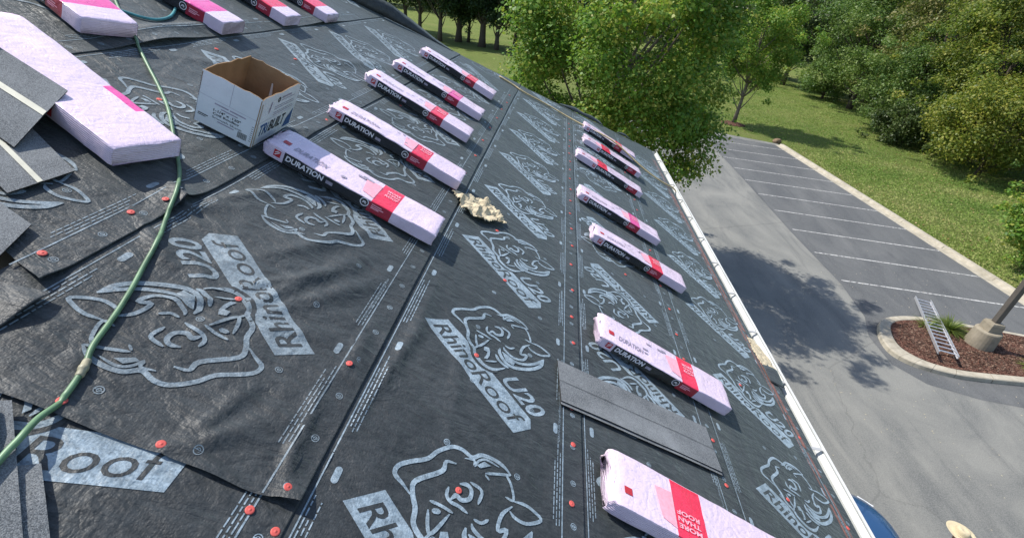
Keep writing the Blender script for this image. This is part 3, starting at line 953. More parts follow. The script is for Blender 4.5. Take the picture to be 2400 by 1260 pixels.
# ------------------------------------------------------------------ bundles
def make_bundle(seed, var, Lb=1.03, Wb=.25, Hb=.078):
    r = np.random.default_rng(seed)
    zones = {'std': dict(black=(.115, .615), red=(.615, .755), top=(.625, .755)), 'alt': dict(black=(.30, .80), red=(.80, .95), top=(.30, .46)),
             'end': dict(black=(.30, .76), red=(.76, .885), top=(.74, .885)), 'big': dict(black=(.05, .585), red=(9, 9), top=(9, 9)), 'low': dict(black=(.47, 1.0), red=(9, 9), top=(.33, .50))}[var]
    xs = sorted(set([0, .006, .02, .045, .075, .985 * Lb, .998 * Lb, Lb, .95 * Lb] + list(np.linspace(.1, .92 * Lb, 30)) + [v for z_ in (zones['black'], zones['red'], zones['top']) for v in z_ if v < Lb]))
    cr_ = .006
    cs = []
    for t in np.linspace(0, 1, 4)[:-1]: cs.append((0, cr_ + (Hb - 2 * cr_) * t))
    for q in np.linspace(math.pi, math.pi / 2, 4)[:-1]: cs.append((cr_ + cr_ * math.cos(q), Hb - cr_ + cr_ * math.sin(q)))
    for t in np.linspace(0, 1, 9)[:-1]: cs.append((cr_ + (Wb - 2 * cr_) * t, Hb))
    for q in np.linspace(math.pi / 2, 0, 4)[:-1]: cs.append((Wb - cr_ + cr_ * math.cos(q), Hb - cr_ + cr_ * math.sin(q)))
    for t in np.linspace(0, 1, 4)[:-1]: cs.append((Wb, Hb - cr_ - (Hb - 2 * cr_) * t))
    for q in np.linspace(0, -math.pi / 2, 4)[:-1]: cs.append((Wb - cr_ + cr_ * math.cos(q), cr_ + cr_ * math.sin(q)))
    for t in np.linspace(0, 1, 4)[:-1]: cs.append((Wb - cr_ - (Wb - 2 * cr_) * t, 0))
    for q in np.linspace(-math.pi / 2, -math.pi, 4)[:-1]: cs.append((cr_ + cr_ * math.cos(q), cr_ + cr_ * math.sin(q)))
    n = len(cs); V = []
    sag = r.uniform(-.006, .006); skew = r.uniform(-.012, .012)
    for x in xs:
        e0 = max(0, 1 - x / .055); e1 = max(0, 1 - (Lb - x) / .03)
        sy = 1 - .08 * e0 ** 2 - .03 * e1 ** 3; sz = 1 - .22 * e0 ** 2 - .08 * e1 ** 3
        for j, (yy_, zz) in enumerate(cs):
            y2 = Wb / 2 + (yy_ - Wb / 2) * sy; z2 = Hb * .46 + (zz - Hb * .46) * sz
            if z2 < .004: z2 = .002
            top = 1 if zz > Hb - .01 else 0
            nz = .0022 * float(vnoise(x * 14 + seed * 3.1, yy_ * 22, seed)) * top + .006 * e0 * r.uniform(-1, 1) + .004 * float(vnoise(x * 3.3, yy_ * 5, seed + 5)) * top
            side = .0022 * float(vnoise(x * 18, zz * 40, seed + 2)) if not top else 0
            V.append((x + (.012 * e0 * r.uniform(-1, 1)) + (.004 * e1 * r.uniform(-1, 1)), y2 - Wb / 2 + (side if yy_ < .01 else -side) + skew * (x - .5), max(z2 + nz + sag * math.sin(3 * x), .0)))
    F = []; mi = []
    mats = [M['film'], M['film_red'] if seed % 5 != 4 and var != 'big' else M['film_pink'], M['film_black'], M['film_dred']]
    for i in range(len(xs) - 1):
        xc = (xs[i] + xs[i + 1]) / 2
        for j in range(n):
            F.append((i * n + j, (i + 1) * n + j, (i + 1) * n + (j + 1) % n, i * n + (j + 1) % n))
            yc = (cs[j][0] + cs[(j + 1) % n][0]) / 2; zc = (cs[j][1] + cs[(j + 1) % n][1]) / 2
            front = yc < .012 and zc < Hb - .006
            topf = zc >= Hb - .006 or (yc < .012 and zc >= Hb - .012)
            m_ = 0
            if front and zones['black'][0] < xc < zones['black'][1]: m_ = 2
            if front and zones['red'][0] < xc < zones['red'][1]: m_ = 3
            if topf and zones['top'][0] < xc < zones['top'][1] and yc < Wb - .02: m_ = 1
            if var == 'big' and topf and .60 < xc < .80 and yc > Wb - .06: m_ = 1
            mi.append(m_)
    F.append(tuple(range(n))); F.append(tuple((len(xs) - 1) * n + k for k in range(n - 1, -1, -1))); mi += [0, 0]
    wrap = make_mesh('bundle_wrap', V, F, mats, mi, smooth=True)
    # printing: front face (x, z) and top face (x, y)
    parts = {}
    def put(vt, face, m, off, g_='fine_print'):
        pv, pf, pm = parts.setdefault(g_, ([], [], []))
        v, t = vt; n0 = len(pv)
        for x, q in v:
            if face == 'f': pv.append((x, -Wb / 2 - off + skew * (x - .5), q))
            else: pv.append((x, q - Wb / 2 + skew * (x - .5), Hb + off + .004 * float(vnoise(x * 3.3, q * 5, seed + 5)) + sag * math.sin(3 * x) + .002 * float(vnoise(x * 14 + seed * 3.1, q * 22, seed))))
        for q in t:
            a_, b_, c_ = (v[k] for k in q)
            up = (b_[0] - a_[0]) * (c_[1] - a_[1]) - (b_[1] - a_[1]) * (c_[0] - a_[0]) > 0
            pf.append(tuple(n0 + k for k in (q if up else q[::-1]))); pm.append(m)
    b0, b1 = zones['black']
    def fine(vt, mx=.03):
        q = Print(); q.add(vt); v, z, t, _ = q.get(mx); return v, t
    ft = []
    if var != 'big':
        tx = b0 + .012
        put(fine(fit_text('DURATION', tx, tx + .215, .026, .060, .12, .03)), 'f', 0, .0035, 'brand_word')
        put(rect2d(tx + .235, tx + .275, .028, .048), 'f', 2, .0033)
        em = b0 - .055
        if em > .03:
            put(poly2d([(em, .022), (em + .038, .022), (em + .038, .062), (em, .062)]), 'f', 3, .003, 'emblem')
            put(ribbon2d([(em + .006, .030), (em + .02, .042), (em + .033, .054)], .005), 'f', 0, .0036, 'emblem')
            put(ribbon2d([(em + .006, .044), (em + .016, .050), (em + .024, .058)], .004), 'f', 0, .0036, 'emblem')
        cx_ = b1 - .022
        if var != 'low':
            put(ring2d(cx_, .044, .0, .026), 'f', 0, .0030, 'badge'); put(ring2d(cx_, .044, .0, .021), 'f', 1, .0034, 'badge')
            put(ribbon2d([(cx_ - .012, .036), (cx_, .050), (cx_ + .012, .042)], .005), 'f', 0, .0038, 'badge'); put(ribbon2d([(cx_ - .010, .050), (cx_ + .012, .034)], .004), 'f', 0, .0039, 'badge')
            q0 = zones['red'][0] + .02
            for j, (wl_, zz) in enumerate(((.06, .052), (.075, .040), (.05, .030))): put(rect2d(q0, q0 + wl_, zz, zz + .006), 'f', 4, .0032)
    else:
        put(fine(fit_text('DURATION', b1 - .30, b1 - .02, .020, .064, .1, .03)), 'f', 0, .0035, 'brand_word')
        put(poly2d([(b1 + .035, .016), (b1 + .115, .016), (b1 + .115, .064), (b1 + .035, .064)]), 'f', 3, .003, 'emblem')
        put(ribbon2d([(b1 + .045, .026), (b1 + .075, .042), (b1 + .105, .056)], .006), 'f', 4, .0036, 'emblem')
    # top
    if var in ('std', 'alt', 'low'):
        t0 = .13 if var != 'low' else .60
        put(fine(fit_text('DURATION', t0, t0 + .19, .055, .10, .2, .02)), 't', 2, .0035, 'top_word')
        for j in range(5):
            x_ = t0 + r.uniform(.16, .42); y_ = r.uniform(.06, .2)
            put(rect2d(x_, x_ + r.uniform(.02, .05), y_, y_ + r.uniform(.008, .02)), 't', 2, .0033 + j * .0002)
        z0, z1 = zones['top']
        if var != 'alt':
            for j, w_ in enumerate(('MORE', 'THAN', 'ROOF')):
                tv, tt_ = fit_text(w_, z0 + .035, z1 - .012, .175 - j * .032, .198 - j * .032, .1, .03)
                if var == 'low': tv = np.array([z0 + z1, .24]) - tv
                put(fine((tv, tt_)), 't', 4, .004, 'slogan')
        put(poly2d([(z0 - .075, .05), (z0 - .001, .03), (z0 - .001, .20), (z0 - .03, .17), (z0 - .10, .19), (z0 - .045, .12)]), 't', 4, .003, 'print_patch')
        put(poly2d([(.06, .07), (.10, .07), (.10, .105), (.06, .105)]), 't', 3, .003, 'top_emblem')
    labs = {g_: make_mesh(g_, *q[:2], [M['ink_white'], M['ink_black'], M['ink_grey'], M['ink_red'], M['ink_pale']], q[2]) for g_, q in parts.items()}
    return wrap, labs


def place_on_roof(name, s, y, h, ang=0, tilt=0, roll_=0):
    """empty whose +X runs down the slope (turned by ang), +Z off the roof"""
    mt = Matrix.Translation(Vector(roof(s, y, h))) @ ROOF_M @ Matrix.Rotation(ang, 4, 'Z') @ Matrix.Rotation(tilt, 4, 'Y') @ Matrix.Rotation(roll_, 4, 'X')
    return empty(name, matrix=mt)


#  s of the upslope end, y of the near long edge, turn, variant, width, label
BUN = [
    (3.905, 2.39, .01, 'std', .25, 'lavender shingle bundle whose crumpled end touches the white cardboard box'),
    (3.935, 3.25, .01, 'std', .235, 'shingle bundle just beyond the one by the box, above the tan torn scrap'),
    (4.07, 4.28, .01, 'std', .25, 'middle one of the five bundles in the upper row, third from the box'),
    (4.09, 5.12, -.01, 'std', .25, 'second farthest bundle of the upper row, with magenta band'),
    (4.11, 6.22, .0, 'std', .26, 'farthest bundle of the upper row, nearest the dark trees'),
    (1.62, 8.05, .0, 'std', .27, 'farthest small bundle of the lower row, beyond the tan cord'),
    (1.66, 7.12, .0, 'alt', .27, 'bundle of the lower row lying right under the tan cord'),
    (1.80, 6.1, .0, 'alt', .26, 'bundle of the lower row third from the far end, rose patch near its upper end'),
    (1.80, 4.68, .015, 'std', .26, 'bundle in the middle of the lower row, fourth from the far end'),
    (1.68, 3.83, .02, 'std', .24, 'bundle of the lower row, third from the photograph bottom'),
    (1.715, 2.35, .0, 'std', .255, 'lavender bundle directly above the loose grey shingle strip'),
    (1.735, 1.235, -.03, 'low', .28, 'nearest lower bundle, cut by the bottom edge, broad red band on top'),
    (5.93, 2.835, -.30, 'end', .29, 'large pale bundle in the top left, crossed by the green hose at its corner'),
    (5.88, 3.51, .0, 'end', .26, 'top row bundle beside the loop of teal hose'),
    (5.90, 4.41, .0, 'end', .27, 'top row bundle second from the far hip edge'),
    (5.88, 5.18, .0, 'end', .28, 'top row bundle farthest along, nearest the black loose edge'),
    (5.10, 1.98, -.27, 'big', .30, 'big bundle at the left edge under the stretched film, shingles leaning on it'),
]
for i, (s, y, ang, var, wd, label) in enumerate(BUN):
    wrap, lab = make_bundle(i * 7 + 3 if i not in (3, 12) else i * 5 + 4, var, 1.03 if i < 12 else 1.02, wd, .078 if i < 12 else .088)
    h = .034 + (.01 if s > 3 else 0)
    e = place_on_roof('shingle_bundle', s, y + wd / 2, h, ang)
    # turn about the near downslope corner keeps the visible end where it lies
    tag(e, label, 'shingle bundle', 'wrapped shingle bundles laid out on the roof')
    link('bundle_wrap', wrap, e)
    for g_, me_ in lab.items():
        o = link(g_, me_, e)
        if g_ in ('fine_print', 'brand_word', 'top_word', 'slogan', 'badge', 'emblem'): o['kind'] = 'stuff'

# ------------------------------------------------------------------ cardboard box
bxE = place_on_roof('cardboard_box', 4.255, 2.355, .040, .06, -.02)
tag(bxE, 'open white cardboard carton with brown inside standing on the roof', 'box')
BL, BW, BH = .30, .455, .275
tk = .005


def wall_panel(name, p0, p1, nrm):
    """double faced panel from p0 to p1 with a worn top edge"""
    p0 = np.array(p0); p1 = np.array(p1); n = 14; V = []; F = []; mi = []
    for i in range(n):
        t = i / (n - 1); q = p0 + (p1 - p0) * t
        top = BH + .007 * float(vnoise(t * 9, p0[0] * 20 + p0[1] * 31, 4)) + (.006 if 0 < i < n - 1 else 0)
        for z in (0, BH * .5, top):
            V.append((q[0], q[1], z))
        for z in (0, BH * .5, top):
            V.append((q[0] - nrm[0] * tk, q[1] - nrm[1] * tk, z))
    for i in range(n - 1):
        a0 = i * 6; b0 = a0 + 6
        F += [(a0, b0, b0 + 1, a0 + 1), (a0 + 1, b0 + 1, b0 + 2, a0 + 2)]; mi += [0, 0]
        F += [(a0 + 3, a0 + 4, b0 + 4, b0 + 3), (a0 + 4, a0 + 5, b0 + 5, b0 + 4), (a0 + 2, b0 + 2, b0 + 5, a0 + 5)]; mi += [1, 1, 1]
    F += [(0, 1, 4, 3), (1, 2, 5, 4)]; l_ = (n - 1) * 6; F += [(l_, l_ + 3, l_ + 4, l_ + 1), (l_ + 1, l_ + 4, l_ + 5, l_ + 2)]; mi += [1] * 4
    return link(name, make_mesh(name, V, F, [M['card_white'], M['card_brown']], mi), bxE)


pf = wall_panel('side_panel', (0, 0), (BL, 0), (0, -1))
pe = wall_panel('side_panel', (BL + .0005, -.0005), (BL + .0005, BW), (1, 0))
wall_panel('side_panel', (BL, BW), (0, BW), (0, 1))
wall_panel('side_panel', (-.0005, BW), (-.0005, 0), (-1, 0))
p = MB(); p.box(.006, BL - .006, .006, BW - .006, .002, .007); p.build('bottom_panel', [M['card_brown']], bxE)
p = MB(); p.add([(BL * .5, BW - .0055, .10), (BL * .5 + .02, BW - .0055, .10), (BL * .5 + .012, BW - .02, .2), (BL * .5 + .004, BW - .02, .2)], [(0, 1, 2, 3)])
p.build('torn_flap', [M['card_white']], bxE)


def decal(parent, items, origin, ux, uz, nrm, mats):
    V = []; F = []; mi = []
    for (v, t), m, off in items:
        n0 = len(V)
        for x, z in v:
            V.append(tuple(np.array(origin) + np.array(ux) * x + np.array(uz) * z + np.array(nrm) * off))
        for q in t: F.append(tuple(int(n0 + k) for k in q)); mi.append(m)
    o = link('printed_label', make_mesh('printed_label', V, F, mats, mi), parent); o['kind'] = 'stuff'
    return o


it = [(rect2d(.085, .155, .137, .144), 2, .001), (rect2d(.162, .245, .137, .144), 2, .001), (rect2d(.12, .205, .121, .127), 2, .001), (fit_text('1-1/4" x .120"', .085, .225, .098, .113, 0, .02), 0, .001), (fit_text('Coil Roofing', .085, .22, .076, .093, 0, .02), 0, .001),
      (fit_text('Smooth Shank', .085, .24, .060, .071), 0, .001), (rect2d(.115, .20, .047, .053), 2, .001), (rect2d(.0, BL, .158, .1592), 2, .001), (rect2d(.015, .065, .052, .057), 0, .001), (rect2d(.015, .055, .044, .048), 0, .001), (rect2d(.155, .1565, .16, .285), 2, .001)]
for j in range(16): it.append((rect2d(.222 + j * .003, .222 + j * .003 + (.0012 if j % 3 else .002), .022, .056), 0, .001))
for j in range(8): it.append((rect2d(.282, .292, .03 + j * .012, .033 + j * .012), 0, .001))
decal(bxE, it, (0, 0, 0), (1, 0, 0), (0, 0, 1), (0, -1, 0), [M['ink_black'], M['ink_blue'], M['ink_grey']])
it = [(fit_text('TRi', .04, .14, .05, .118, .2, .02), 1, .002), (fit_text('BUILT', .155, .335, .05, .118, .2, .02), 0, .002), (poly2d([(.345, .02), (.44, .02), (.44, .125), (.41, .09), (.37, .07)]), 1, .002),
      (ring2d(.205, .235, .006, .016), 0, .002), (rect2d(.235, .35, .236, .246), 2, .002), (rect2d(.235, .40, .222, .226), 2, .002), (rect2d(.17, .40, .195, .199), 2, .002), (rect2d(.17, .41, .182, .186), 2, .002), (rect2d(.17, .40, .160, .164), 2, .002), (rect2d(.17, .41, .148, .152), 2, .002),
      (rect2d(.0, BW, .136, .1372), 2, .002), (poly2d([(.11, .17), (.122, .19), (.128, .24), (.118, .24), (.105, .2)]), 2, .002), (rect2d(.012, .024, .0, .25), 3, .0015)]
decal(bxE, it, (BL, 0, 0), (0, 1, 0), (0, 0, 1), (1, 0, 0), [M['ink_black'], M['ink_blue'], M['ink_grey'], M['tape']])


# ------------------------------------------------------------------ hoses and cord
def roof_tube(name, pts, r, mat, sub=6, lift=.012):
    P = catmull([(s, y, 0) for s, y in pts], sub)
    W3 = []
    for q in P:
        key = 'C' if q[0] < .81 else 'B' if q[0] < 1.82 else 'A' if q[0] < 2.85 else ('D' if q[1] > .8 else 'G') if q[0] < 3.86 else 'E' if q[0] < 4.87 else 'F'
        W3.append(roof(q[0], q[1], float(hsheet(key, q[0], q[1])) + r + lift * .2 + (.036 * min(1, max(0, (.80 - q[1]) / .12)) if q[1] < .8 else 0)))
    base = W3[0].copy()
    Vt, F = tube([w - base for w in W3], r, 12)
    return link(name, make_mesh(name, Vt, F, [mat], smooth=True), loc=base), W3


HOSE = [(5.9, 3.85), (5.6, 3.45), (5.28, 3.12), (5.11, 2.97), (4.89, 2.785), (4.73, 2.65), (4.54, 2.49), (4.37, 2.33), (4.21, 2.15), (4.11, 2.035), (4.0, 1.9), (3.91, 1.75), (3.85, 1.62), (3.78, 1.48), (3.73, 1.35), (3.67, 1.2), (3.63, 1.08), (3.6, .98), (3.57, .92), (3.55, .87), (3.53, .80), (3.525, .73), (3.51, .67), (3.5, .61), (3.47, .5), (3.40, .35), (3.3, .1)]
ho, hw = roof_tube('garden_hose', HOSE, .0082, M['hose_green'])
tag(ho, 'pale green air hose snaking down the roof past the big bundle', 'hose')
jp = [w for w in hw if True]
dists = [np.linalg.norm(w - roof(3.562, .905, .03)) for w in hw]; ji = int(np.argmin(dists))
jd = hw[ji + 1] - hw[ji - 1]; jd /= np.linalg.norm(jd); jc = hw[ji] - np.array(ho.location)
Vt, F = tube([jc - jd * .03, jc - jd * .026, jc - jd * .008, jc - jd * .006, jc + jd * .006, jc + jd * .008, jc + jd * .026, jc + jd * .03], [.0095, .011, .011, .0128, .0128, .011, .011, .0095], 12)
link('hose_coupling', make_mesh('hose_coupling', Vt, F, [M['hose_joint']], smooth=True), ho)
TEAL = [(5.8, 2.9), (5.5, 2.97), (5.29, 3.01), (5.22, 3.01), (5.15, 3.05), (5.09, 3.10), (5.07, 3.19), (5.11, 3.36), (5.2, 3.53), (5.28, 3.62), (5.45, 3.66), (5.7, 3.6)]
to, _ = roof_tube('air_hose', TEAL, .009, M['hose_teal'])
tag(to, 'teal hose curving in a loop at the top of the roof', 'hose')
CORD = [(3.2, 7.9), (2.94, 7.93), (2.74, 7.91), (2.27, 8.1), (1.84, 8.12), (1.33, 8.06), (.9, 8.0), (.44, 7.9), (.04, 7.9), (-.24, 8.02)]
P = catmull([(s, y, 0) for s, y in CORD], 5); W3 = []
for q in P:
    lift = .10 * math.exp(-((q[0] - 1.1) / .55) ** 2)
    W3.append(roof(q[0], q[1], .035 + lift))
W3 += [roof(-.33, 8.1, .01), roof(-.41, 8.14, -.02), roof(-.44, 8.15, -.3)]
base = W3[0].copy(); Vt, F = tube([w - base for w in W3], .0125, 8)
co_ = link('tan_cord', make_mesh('tan_cord', Vt, F, [M['cord']], smooth=True), loc=base)
tag(co_, 'thin tan cord running along the far edge down over the gutter', 'cord')


# ------------------------------------------------------------------ loose shingles
def shingle(name, corners, label, strip=None, thick=.006, layers=1):
    """corners: four (s, y, h) with 0-1 the long side"""
    C = [roof(*q) for q in corners]; base = C[0].copy()
    e = empty(name, base); tag(e, label, 'shingle')
    nu, nv = 12, 5
    for L in range(layers):
        V = []; F = []
        for i in range(nu):
            for j in range(nv):
                u, v = i / (nu - 1), j / (nv - 1)
                if L: v = v * .42
                q = C[0] * (1 - u) * (1 - v) + C[1] * u * (1 - v) + C[2] * u * v + C[3] * (1 - u) * v
                q = q + NR * (.003 * float(vnoise(u * 4, v * 2 + L, len(label))) - L * (thick + .002) + .004 * math.sin(u * 3))
                if L: q = q + (C[0] - C[3]) / np.linalg.norm(C[0] - C[3]) * .016
                V.append(q - base)
        for i in range(nu - 1):
            for j in range(nv - 1):
                k = i * nv + j; F.append((k, k + nv, k + nv + 1, k + 1))
        n0 = len(V); V += [v - NR * thick for v in V[:n0]]
        mi = [0] * len(F)
        if np.cross(V[F[0][1]] - V[F[0][0]], V[F[0][3]] - V[F[0][0]]) @ NR < 0: F = [f[::-1] for f in F]
        F2 = [tuple(i + n0 for i in f[::-1]) for f in F]; mi += [1] * len(F2)
        ring = [i * nv for i in range(nu)] + [(nu - 1) * nv + j for j in range(1, nv)] + [i * nv + nv - 1 for i in range(nu - 2, -1, -1)] + [j for j in range(nv - 2, 0, -1)]
        F3 = [(ring[k], ring[(k + 1) % len(ring)], ring[(k + 1) % len(ring)] + n0, ring[k] + n0) for k in range(len(ring))]; mi += [1] * len(F3)
        link('shingle_layer', make_mesh('shingle_layer', V, F + F2 + F3, [M['shingle'], M['shingle_edge']], mi), e)
    if strip:
        v0, v1 = strip; V = []; F = []
        for i in range(nu):
            u = i / (nu - 1)
            for v in (v0, v1):
                q = C[0] * (1 - u) * (1 - v) + C[1] * u * (1 - v) + C[2] * u * v + C[3] * (1 - u) * v
                V.append(q + NR * (.003 * float(vnoise(u * 4, v * 2, len(label))) + .004 * math.sin(u * 3) + .003) - base)
        for i in range(nu - 1): F.append((i * 2, i * 2 + 2, i * 2 + 3, i * 2 + 1))
        link('release_strip', make_mesh('release_strip', V, F, [M['shingle_strip'] if v1 - v0 > .03 else M['shingle_edge']]), e)
    return e


shingle('loose_shingle', [(1.95, 1.735, .036), (.885, 1.83, .034), (.905, 2.135, .032), (1.98, 2.02, .034)], 'long grey granulated shingle strip lying alone across the lap line', (.47, .478), layers=2)
dl = np.array([.93, .36]); dl = dl / np.linalg.norm(dl)
shingle('loose_shingle', [(4.37, 1.545, .060), (5.32, 1.72, .060), (5.40, 1.99, .156), (4.485, 1.885, .156)], 'grey shingle with pale strip leaning on the big left bundle', (.50, .575))
shingle('loose_shingle', [(4.20, 1.345, .047), (4.20 + dl[0], 1.345 + dl[1], .047), (4.20 + dl[0], 1.60 + dl[1], .047), (4.195, 1.595, .047)], 'grey shingle with pale strip lying flat below the leaning one', (.42, .50))
shingle('loose_shingle', [(4.86, 1.74, .125), (5.6, 1.88, .125), (5.62, 2.06, .18), (4.80, 1.93, .175)], 'grey shingle piece at the left edge farther up against the big bundle')
shingle('loose_shingle', [(3.98, 1.06, .04), (4.9, 1.16, .045), (4.95, 1.45, .047), (4.05, 1.27, .045)], 'short grey shingle corner at the left edge below the two striped ones')
# installed courses at the near left corner
shingle('loose_shingle', [(3.30, .515, .030), (3.44, .645, .030), (3.72, .45, .030), (3.55, .25, .030)], 'speckled grey shingle strip nearest the camera in the bottom left corner')
shingle('loose_shingle', [(3.34, .495, .042), (3.605, .745, .042), (3.95, .50, .042), (3.65, .2, .042)], 'upper speckled shingle overlapping in the bottom left corner beneath the hose')
shingle('loose_shingle', [(3.47, .565, .053), (3.60, .71, .053), (3.9, .55, .053), (3.75, .35, .053)], 'small top shingle piece at the far left edge under the hose')


# ------------------------------------------------------------------ torn scraps
def scrap(name, outline, label, amp, seed, hoff=.04, parent=None, sn=34):
    P = np.array(outline); lo, hi = P.min(0), P.max(0)
    nu = sn; V = {}; L = []; F = []
    def inside(p):
        c = False; j = len(P) - 1
        for i in range(len(P)):
            if ((P[i][1] > p[1]) != (P[j][1] > p[1])) and (p[0] < (P[j][0] - P[i][0]) * (p[1] - P[i][1]) / (P[j][1] - P[i][1]) + P[i][0]): c = not c
            j = i
        return c
    base = roof(P[:, 0].mean(), P[:, 1].mean(), 0)
    bumps = np.random.default_rng(seed).uniform(lo, hi, (26, 2))
    for i in range(nu):
        for j in range(nu):
            s = lo[0] + (hi[0] - lo[0]) * i / (nu - 1); y = lo[1] + (hi[1] - lo[1]) * j / (nu - 1)
            d = np.sqrt(((bumps - (s, y)) ** 2).sum(1)); d.sort()
            h = hoff + amp * max(0, 1 - (d[0] / .045) ** 2) + amp * .55 * float(vnoise(s * 34, y * 34, seed)) + amp * .5 * abs(float(vnoise(s * 13 + y * 9, y * 15 - s * 7, seed + 3)))
            V[i, j] = (s, y, h)
    idx = {}
    for i in range(nu - 1):
        for j in range(nu - 1):
            cs_ = [(i, j), (i + 1, j), (i + 1, j + 1), (i, j + 1)]
            cx_ = sum(V[c][0] for c in cs_) / 4; cy_ = sum(V[c][1] for c in cs_) / 4
            if inside((cx_ + .008 * float(vnoise(cx_ * 60, cy_ * 60, seed)), cy_)):
                f = []
                for c in cs_:
                    if c not in idx: idx[c] = len(L); L.append(roof(*V[c]) - base)
                    f.append(idx[c])
                F.append(tuple(f[::-1]))
    o = link(name, make_mesh(name, L, F, [M['tan']], smooth=False), loc=base)
    s_ = o.modifiers.new('solid', 'SOLIDIFY'); s_.thickness = .005; s_.offset = -1
    return tag(o, label, 'scrap')


scrap('torn_scrap', [(2.93, 3.235), (2.80, 3.05), (2.70, 3.03), (2.60, 3.09), (2.465, 3.225), (2.55, 3.30), (2.66, 3.40), (2.74, 3.33), (2.85, 3.28)], 'lumpy tan torn scrap lying on the black sheet at the end of a bundle', .022, 5)
scrap('torn_scrap', [(-.17, 3.86), (-.15, 3.62), (-.17, 3.47), (-.25, 3.43), (-.355, 3.47), (-.345, 3.60), (-.28, 3.80), (-.25, 3.86)], 'tan torn strip at the eave over the white gutter', .006, 8, .012)
# lifted dark corner of the eave sheet beside the tan strip
V = []; F = []
for i in range(8):
    for j in range(6):
        u, v = i / 7, j / 5
        s = -.16 - .17 * u * (1 - .2 * v); y = 3.22 + .22 * v * (1 - .2 * u) + .02 * u
        V.append(W(roof(s, y, .020 + .03 * u * v + .01 * math.sin(3 * u) * v)))
for i in range(7):
    for j in range(5): F.append((i * 6 + j, i * 6 + 6 + j, i * 6 + 7 + j, i * 6 + 1 + j))
o = link('loose_edge', make_mesh('loose_edge', V, F, [M['sheet']], smooth=True), bld)
s_ = o.modifiers.new('solid', 'SOLIDIFY'); s_.thickness = .002

# ------------------------------------------------------------------ boot toe at the bottom edge
be = place_on_roof('work_boot', 1.62, .93, .036, rad(78))
tag(be, 'rounded grey toe of a boot at the bottom edge below the nearest bundle', 'boot')
V = []; F = []; nseg = 14; stations = [(-.17, .036, .10), (-.14, .040, .105), (-.06, .042, .10), (.0, .044, .085), (.05, .048, .075), (.09, .046, .068), (.12, .036, .055), (.135, .02, .04), (.14, .004, .03)]
for x, w_, h_ in stations:
    for k in range(nseg):
        q = math.pi * k / (nseg - 1)
        V.append((x, -w_ * math.cos(q), .015 + h_ * max(0.0, math.sin(q)) ** .7))
for i in range(len(stations) - 1):
    for k in range(nseg - 1): F.append((i * nseg + k, (i + 1) * nseg + k, (i + 1) * nseg + k + 1, i * nseg + k + 1))
link('boot_upper', make_mesh('boot_upper', V, F, [M['boot']], smooth=True), be)
V = []; out = [(x, w_ + .006) for x, w_, h_ in stations]
loop = [(x, -w_) for x, w_ in out] + [(x, w_) for x, w_ in out[::-1]]
for z in (0, .018): V += [(x, y, z) for x, y in loop]
n = len(loop); F = [(k, (k + 1) % n, n + (k + 1) % n, n + k) for k in range(n)] + [tuple(range(n - 1, -1, -1)), tuple(range(n, 2 * n))]
link('boot_sole', make_mesh('boot_sole', V, F, [M['tyre']]), be)


# ------------------------------------------------------------------ lot furniture
lp = empty('lamp_post', (15.6, 14.3, 0)); tag(lp, 'dark square lamp post on a round concrete base in the mulch island', 'lamp post')


def lathe(prof, n=28):
    V = []; F = []
    for r, z in prof:
        for k in range(n): V.append((r * math.cos(2 * math.pi * k / n), r * math.sin(2 * math.pi * k / n), z))
    for i in range(len(prof) - 1):
        for k in range(n): F.append((i * n + k, i * n + (k + 1) % n, (i + 1) * n + (k + 1) % n, (i + 1) * n + k))
    F.append(tuple(range(n - 1, -1, -1))); F.append(tuple((len(prof) - 1) * n + k for k in range(n)))
    return V, F


V, F = lathe([(.42, .0), (.415, .12), (.375, .66), (.372, .70), (.35, .735), (.32, .745)])
link('concrete_base', make_mesh('concrete_base', V, F, [M['concrete2']], smooth=False), lp)
p = MB(); p.add([(x * w_, y * w_, z) for w_, z in ((.21, .745), (.21, .98), (.185, 1.06)) for x, y in ((-1, -1), (1, -1), (1, 1), (-1, 1))],
                [(i * 4 + k, i * 4 + (k + 1) % 4, (i + 1) * 4 + (k + 1) % 4, (i + 1) * 4 + k) for i in range(2) for k in range(4)] + [(8, 9, 10, 11)])
p.build('base_cover', [M['concrete2']], lp, bevel=.012)
p = MB(); p.box(-.085, .085, -.085, .085, 1.06, 8.2); p.build('pole', [M['pole']], lp, bevel=.012)
p = MB(); p.box(-.05, .05, .09, 1.0, 8.0, 8.08); p.build('arm', [M['pole']], lp)
p = MB(); p.box(-.2, .2, .7, 1.35, 7.92, 8.06); p.build('lamp_head', [M['pole']], lp, bevel=.03)

lad = empty('ladder', (14.5, 15, 0)); tag(lad, 'aluminium ladder lying across the island kerb beside the lamp base', 'ladder')
A0, A1 = np.array([13.15, 12.88, .45]), np.array([15.35, 17.25, .06]); B0, B1 = np.array([13.66, 12.76, .45]), np.array([15.84, 17.1, .06])
lo = np.array([14.5, 15, 0])
for a_, b_ in ((A0, A1), (B0, B1)):
    d_ = (b_ - a_); d_ /= np.linalg.norm(d_); up = np.array([0, 0, 1.0]); sd = np.cross(d_, up); sd /= np.linalg.norm(sd); up2 = np.cross(sd, d_)
    V = []
    for q in (a_, b_):
        for x, z in ((-.018, -.05), (.018, -.05), (.018, -.04), (-.006, -.036), (-.006, .036), (.018, .04), (.018, .05), (-.018, .05)): V.append(q + sd * x * (1 if a_ is A0 else -1) + up2 * z - lo)
    F = [(k, (k + 1) % 8, 8 + (k + 1) % 8, 8 + k) for k in range(8)] + [tuple(range(7, -1, -1)), tuple(range(8, 16))]
    link('rail', make_mesh('rail', V, F, [M['alu']]), lad)
